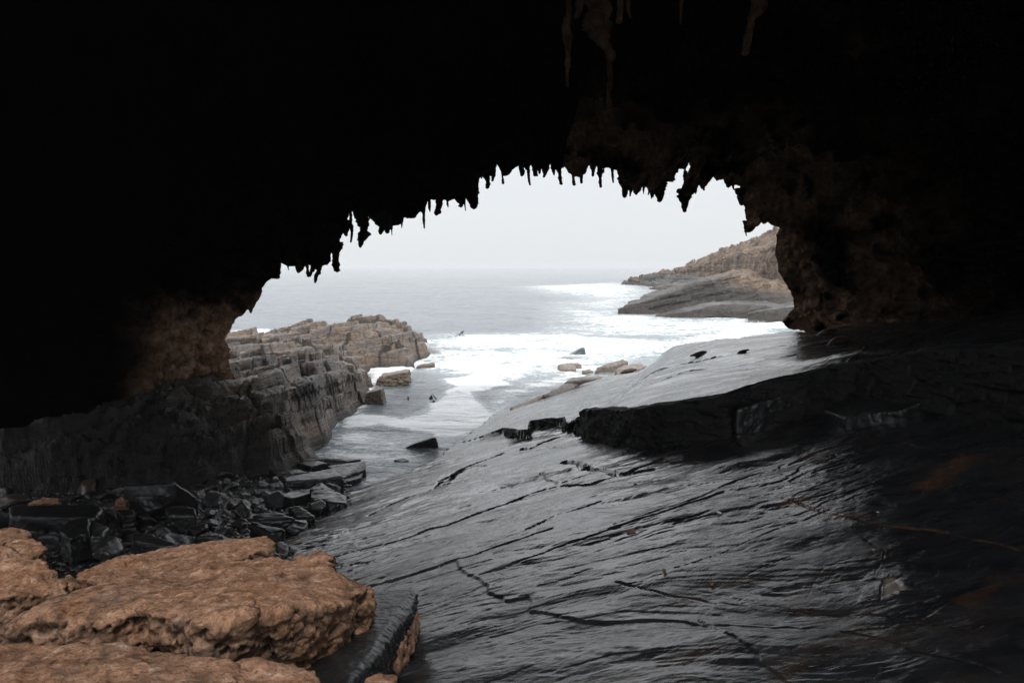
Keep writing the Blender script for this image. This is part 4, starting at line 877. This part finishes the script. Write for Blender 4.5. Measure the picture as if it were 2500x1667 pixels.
# ------------------------------------------------------------------ seals
def seal_mesh(curl=0.0, head_up=.25):
    """fur seal about 1.6 m, lying along +X, head at +X"""
    bm = bmesh.new()
    spine = [(-.82, .07, .07), (-.70, .11, .12), (-.50, .17, .19), (-.25, .21, .25), (0, .22, .26), (.22, .24, .27), (.42, .26+.3*head_up*.2, .22), (.55, .27+head_up*.25, .155), (.66, .29+head_up*.45, .125), (.76, .29+head_up*.55, .115), (.85, .27+head_up*.58, .075), (.92, .25+head_up*.56, .045)]
    rings = []
    for (x_, z_, r_) in spine:
        c = curl*(x_**2); ring = []
        for k in range(14):
            a = 2*math.pi*k/14; ring.append(bm.verts.new((x_, c+r_*1.05*math.cos(a), max(.0, z_+r_*.9*math.sin(a)))))
        rings.append(ring)
    for a, b in zip(rings[:-1], rings[1:]):
        for k in range(14): bm.faces.new((a[k], a[(k+1) % 14], b[(k+1) % 14], b[k]))
    bm.faces.new(rings[0]); bm.faces.new(list(reversed(rings[-1])))
    def flip(root, tip, w, th=.035):
        root = Vector(root); tip = Vector(tip); d = (tip-root).normalized(); s = d.cross(Vector((0, 0, 1))).normalized(); u = s.cross(d); pts = []
        for t, ww in ((0, .7), (.4, 1), (.8, .75), (1, .35)):
            c = root.lerp(tip, t)
            pts += [bm.verts.new(c+s*w*ww+u*th*(1-.6*t)), bm.verts.new(c-s*w*ww+u*th*(1-.6*t)), bm.verts.new(c+s*w*ww-u*th*(1-.6*t)), bm.verts.new(c-s*w*ww-u*th*(1-.6*t))]
        bmesh.ops.convex_hull(bm, input=pts)
    for s in (-1, 1):
        flip((.34, s*.16, .10), (.16, s*.25, .02), .05, .02); flip((-.74, s*.04, .07), (-.93, s*.10, .03), .05)
        flip((.70, s*.09, .33+head_up*.5), (.64, s*.145, .32+head_up*.5), .015, .012)
    me = bpy.data.meshes.new('seal'); bm.normal_update(); bm.to_mesh(me); bm.free()
    return remesh_mesh(me, .022, 3)
sA, sB = seal_mesh(.10, .0), seal_mesh(-.15, .10)
dgr = None
def ground_at(px, py):
    dg = bpy.context.evaluated_depsgraph_get(); d = ray(px, py); ok, loc, nrm, *_ = scene.ray_cast(dg, Vector((0, 0, H)), Vector(d).normalized())
    return loc, nrm
def seal(me, px, py, rz, label, s=1.0, tilt=1.0):
    loc, nrm = ground_at(px, py); me2 = me if not me.users else me
    o = link('seal', me, mSeal if not me.materials else None)
    nn_ = Vector((-GX*tilt, -GY*tilt, 1)).normalized()
    if tilt == 1.0:
        xs = np.array([loc.x-.7, loc.x+.7, loc.x, loc.x, loc.x]); ys = np.array([loc.y, loc.y, loc.y-.7, loc.y+.7, loc.y]); hz_ = slab_h(xs, ys)[0]
        nn_ = Vector((-(hz_[1]-hz_[0])/1.4, -(hz_[3]-hz_[2])/1.4, 1)).normalized(); loc = Vector((loc.x, loc.y, float(hz_.mean())-.02))
    qd = Vector((0, 0, 1)).rotation_difference(nn_).to_matrix() @ Matrix.Rotation(rz, 3, 'Z')
    o.rotation_euler = qd.to_euler(); o.location = loc-Vector((0, 0, .03)); o.scale = (s, s, s)
    return tag(o, label, 'seal', 'seals resting on the rocks')
bpy.context.view_layer.update()
seal(sA, 1534, 911, R(10), 'dark brown seal lying on the pale rock at the edge of the surf', 1.0, .3)
seal(sB, 1710, 866, R(175), 'brown seal lying beside the flat brown slab on the shore', .6)
seal(sA, 2020, 816, R(8), 'dark seal resting below the foot of the arch, upper one of the pair', .75)
seal(sB, 2048, 838, R(15), 'dark seal resting below the foot of the arch, lower one of the pair', .85)
seal(sB, 1812, 862, R(25), 'small dark seal pup alone on the slab edge', .5)
def flipper(px, py, label, h=.7, lean=.3, w=.14):
    p = atz(px, py, 0); pts = []
    for t, ww, th in ((-.3, .8, .06), (.2, 1, .05), (.7, .7, .03), (1, .25, .015)):
        for a in (-1, 1):
            for b in (-1, 1): pts.append((p[0]+lean*t*h+a*w*ww, p[1]+b*th, h*t))
    me = remesh([pts], .025); v = getco(me); o3 = np.array([p[0], p[1], -.2]); setco(me, v-o3)
    o = link('floating_seal', me, mSeal); o.location = o3; return tag(o, label, 'seal', 'seals floating in the inlet with flippers up')
flipper(1056, 975, 'raised flipper of a seal floating in the inlet, left one of the close pair', .50, -.2, .05)
flipper(1067, 977, 'raised slanting flipper of a seal floating in the inlet, right one of the close pair', .62, -.7, .05)
flipper(1051, 975, 'low dark seal head showing just left of the raised flippers', .35, .2, .14)
flipper(1058, 984, 'tiny dark seal snout in the water nearest the foam, below the raised flippers', .25, .2, .16)
flipper(997, 976, 'lone small flipper tip sticking up in the inlet left of the other seals', .35, -.1, .07)

# ------------------------------------------------------------------ pebbles on the slab
for k, (px, py, s, lab, m) in enumerate([(1543, 1299, .20, 'flat orange stone lying on the middle of the dark slab', mOrange), (1621, 1398, .13, 'small orange pebble in the right part of the slab', mOrange),
        (1755, 1252, .10, 'white pebble on the dark slab', mFoam), (2143, 1252, .09, 'white shell fragment by the orange vein', mFoam), (2131, 1344, .05, 'tiny white pebble right of the branching crack', mFoam),
        (1552, 1183, .10, 'lone black pebble on the upper slab below the big step', mSlateBlock), (1738, 1425, .10, 'orange brown chip beside the lower long crack', mOrange)]):
    loc, nrm = ground_at(px, py); me = PM[k].copy(); me.materials.clear(); me.materials.append(m)
    o = link('pebble', me); o.location = loc+Vector((0, 0, .02)); o.scale = (s*1.4, s*1.2, s); o.rotation_euler = (0.1, -.25, k*1.3); tag(o, lab, 'pebble')

# ------------------------------------------------------------------ breaking wave, spray and the air
def splash(px0, px1, pyb, pyt, Y, n, seed, label, streak=False):
    r = np.random.default_rng(seed); V = []; Fc = []
    a = aty(px0, pyb, Y); b = aty(px1, pyb, Y); hgt = aty(px0, pyt, Y)[2]-a[2]
    oct_ = np.array([[1,0,0],[-1,0,0],[0,1,0],[0,-1,0],[0,0,1],[0,0,-1]]); ff = [(4,0,2),(4,2,1),(4,1,3),(4,3,0),(5,2,0),(5,1,2),(5,3,1),(5,0,3)]
    for k in range(n):
        t = r.random(); hh = abs(r.normal())*.4; p = a*(1-t)+b*t+np.array([r.normal()*.15, -r.random()*.5*(b-a)[0]*.3, 0]); p[2] = max(0, p[2])*0+hh*hgt*(1-abs(2*t-1)**2*.8)
        s = r.uniform(.02, .07)*(1.4-min(1, hh)); m = len(V)*6
        V.append(oct_*s*np.array([1, 1, 3.0 if streak else 1.0])+p); Fc += [(i+m, j+m, l+m) for i, j, l in ff]
    me = bpy.data.meshes.new('spray'); me.from_pydata(np.vstack(V).tolist(), [], Fc)
    return tag(link('spray', me, mFoam), label, 'spray', kind='stuff')
splash(1088, 1150, 838, 820, 106.6, 220, 1, 'white water pouring and spraying around the upright sea stack', True)
splash(1030, 1075, 878, 845, 87, 900, 2, 'spray at the seaward corner of the ledge')
splash(1360, 1432, 868, 853, 82, 900, 3, 'spray thrown up by the small breaking wave')
splash(1690, 1900, 784, 768, 133, 2200, 4, 'surf spray along the foot of the headland')
def wave():
    n = 60; m = 14; V = []; r = np.random.default_rng(9)
    a = aty(1350, 868, 84); b = aty(1430, 862, 86)
    for i in range(n):
        t = i/(n-1); base = a*(1-t)+b*t; base[2] = -.1; hh = (.10+1.0*ss(.35, .92, np.array([t]))[0])*ss(1.0, .94, np.array([t]))[0]
        for j in range(m):
            s = j/(m-1); ang_ = s*math.pi*1.05; V.append((base[0], base[1]+1.3*math.cos(ang_)-(.5*hh*math.sin(ang_)*s), base[2]+hh*math.sin(ang_)))
    me = mesh_from(np.array(V), grid_quads(n, m), 'breaking_wave'); return me
mWave = mat_stone('wave_water', (.012, .02, .021), (.05, .075, .08), (.2, .5), .8, False)
tag(link('breaking_wave', wave(), mWave), 'small dark breaking wave curling up alone in the white surf', 'wave')

def box(name, lo, hi):
    bm = bmesh.new(); bmesh.ops.create_cube(bm, size=1); me = bpy.data.meshes.new(name)
    for v_ in bm.verts: v_.co = Vector([(lo[k]+hi[k])/2+v_.co[k]*(hi[k]-lo[k]) for k in range(3)])
    bm.to_mesh(me); bm.free(); return me
hm = bpy.data.materials.new('sea_haze'); hm.use_nodes = True; ht = hm.node_tree; ht.nodes.clear()
ho = N(ht, 'ShaderNodeOutputMaterial'); hv = N(ht, 'ShaderNodeVolumePrincipled'); hv.inputs['Color'].default_value = (.93, .95, .97, 1); hv.inputs['Density'].default_value = .0002
hv.inputs['Anisotropy'].default_value = .2; ht.links.new(hv.outputs[0], ho.inputs['Volume'])
hz = link('haze', box('haze', (-11600, -95, -7), (11600, 11300, 60)), hm, None, False); tag(hz, kind='stuff')
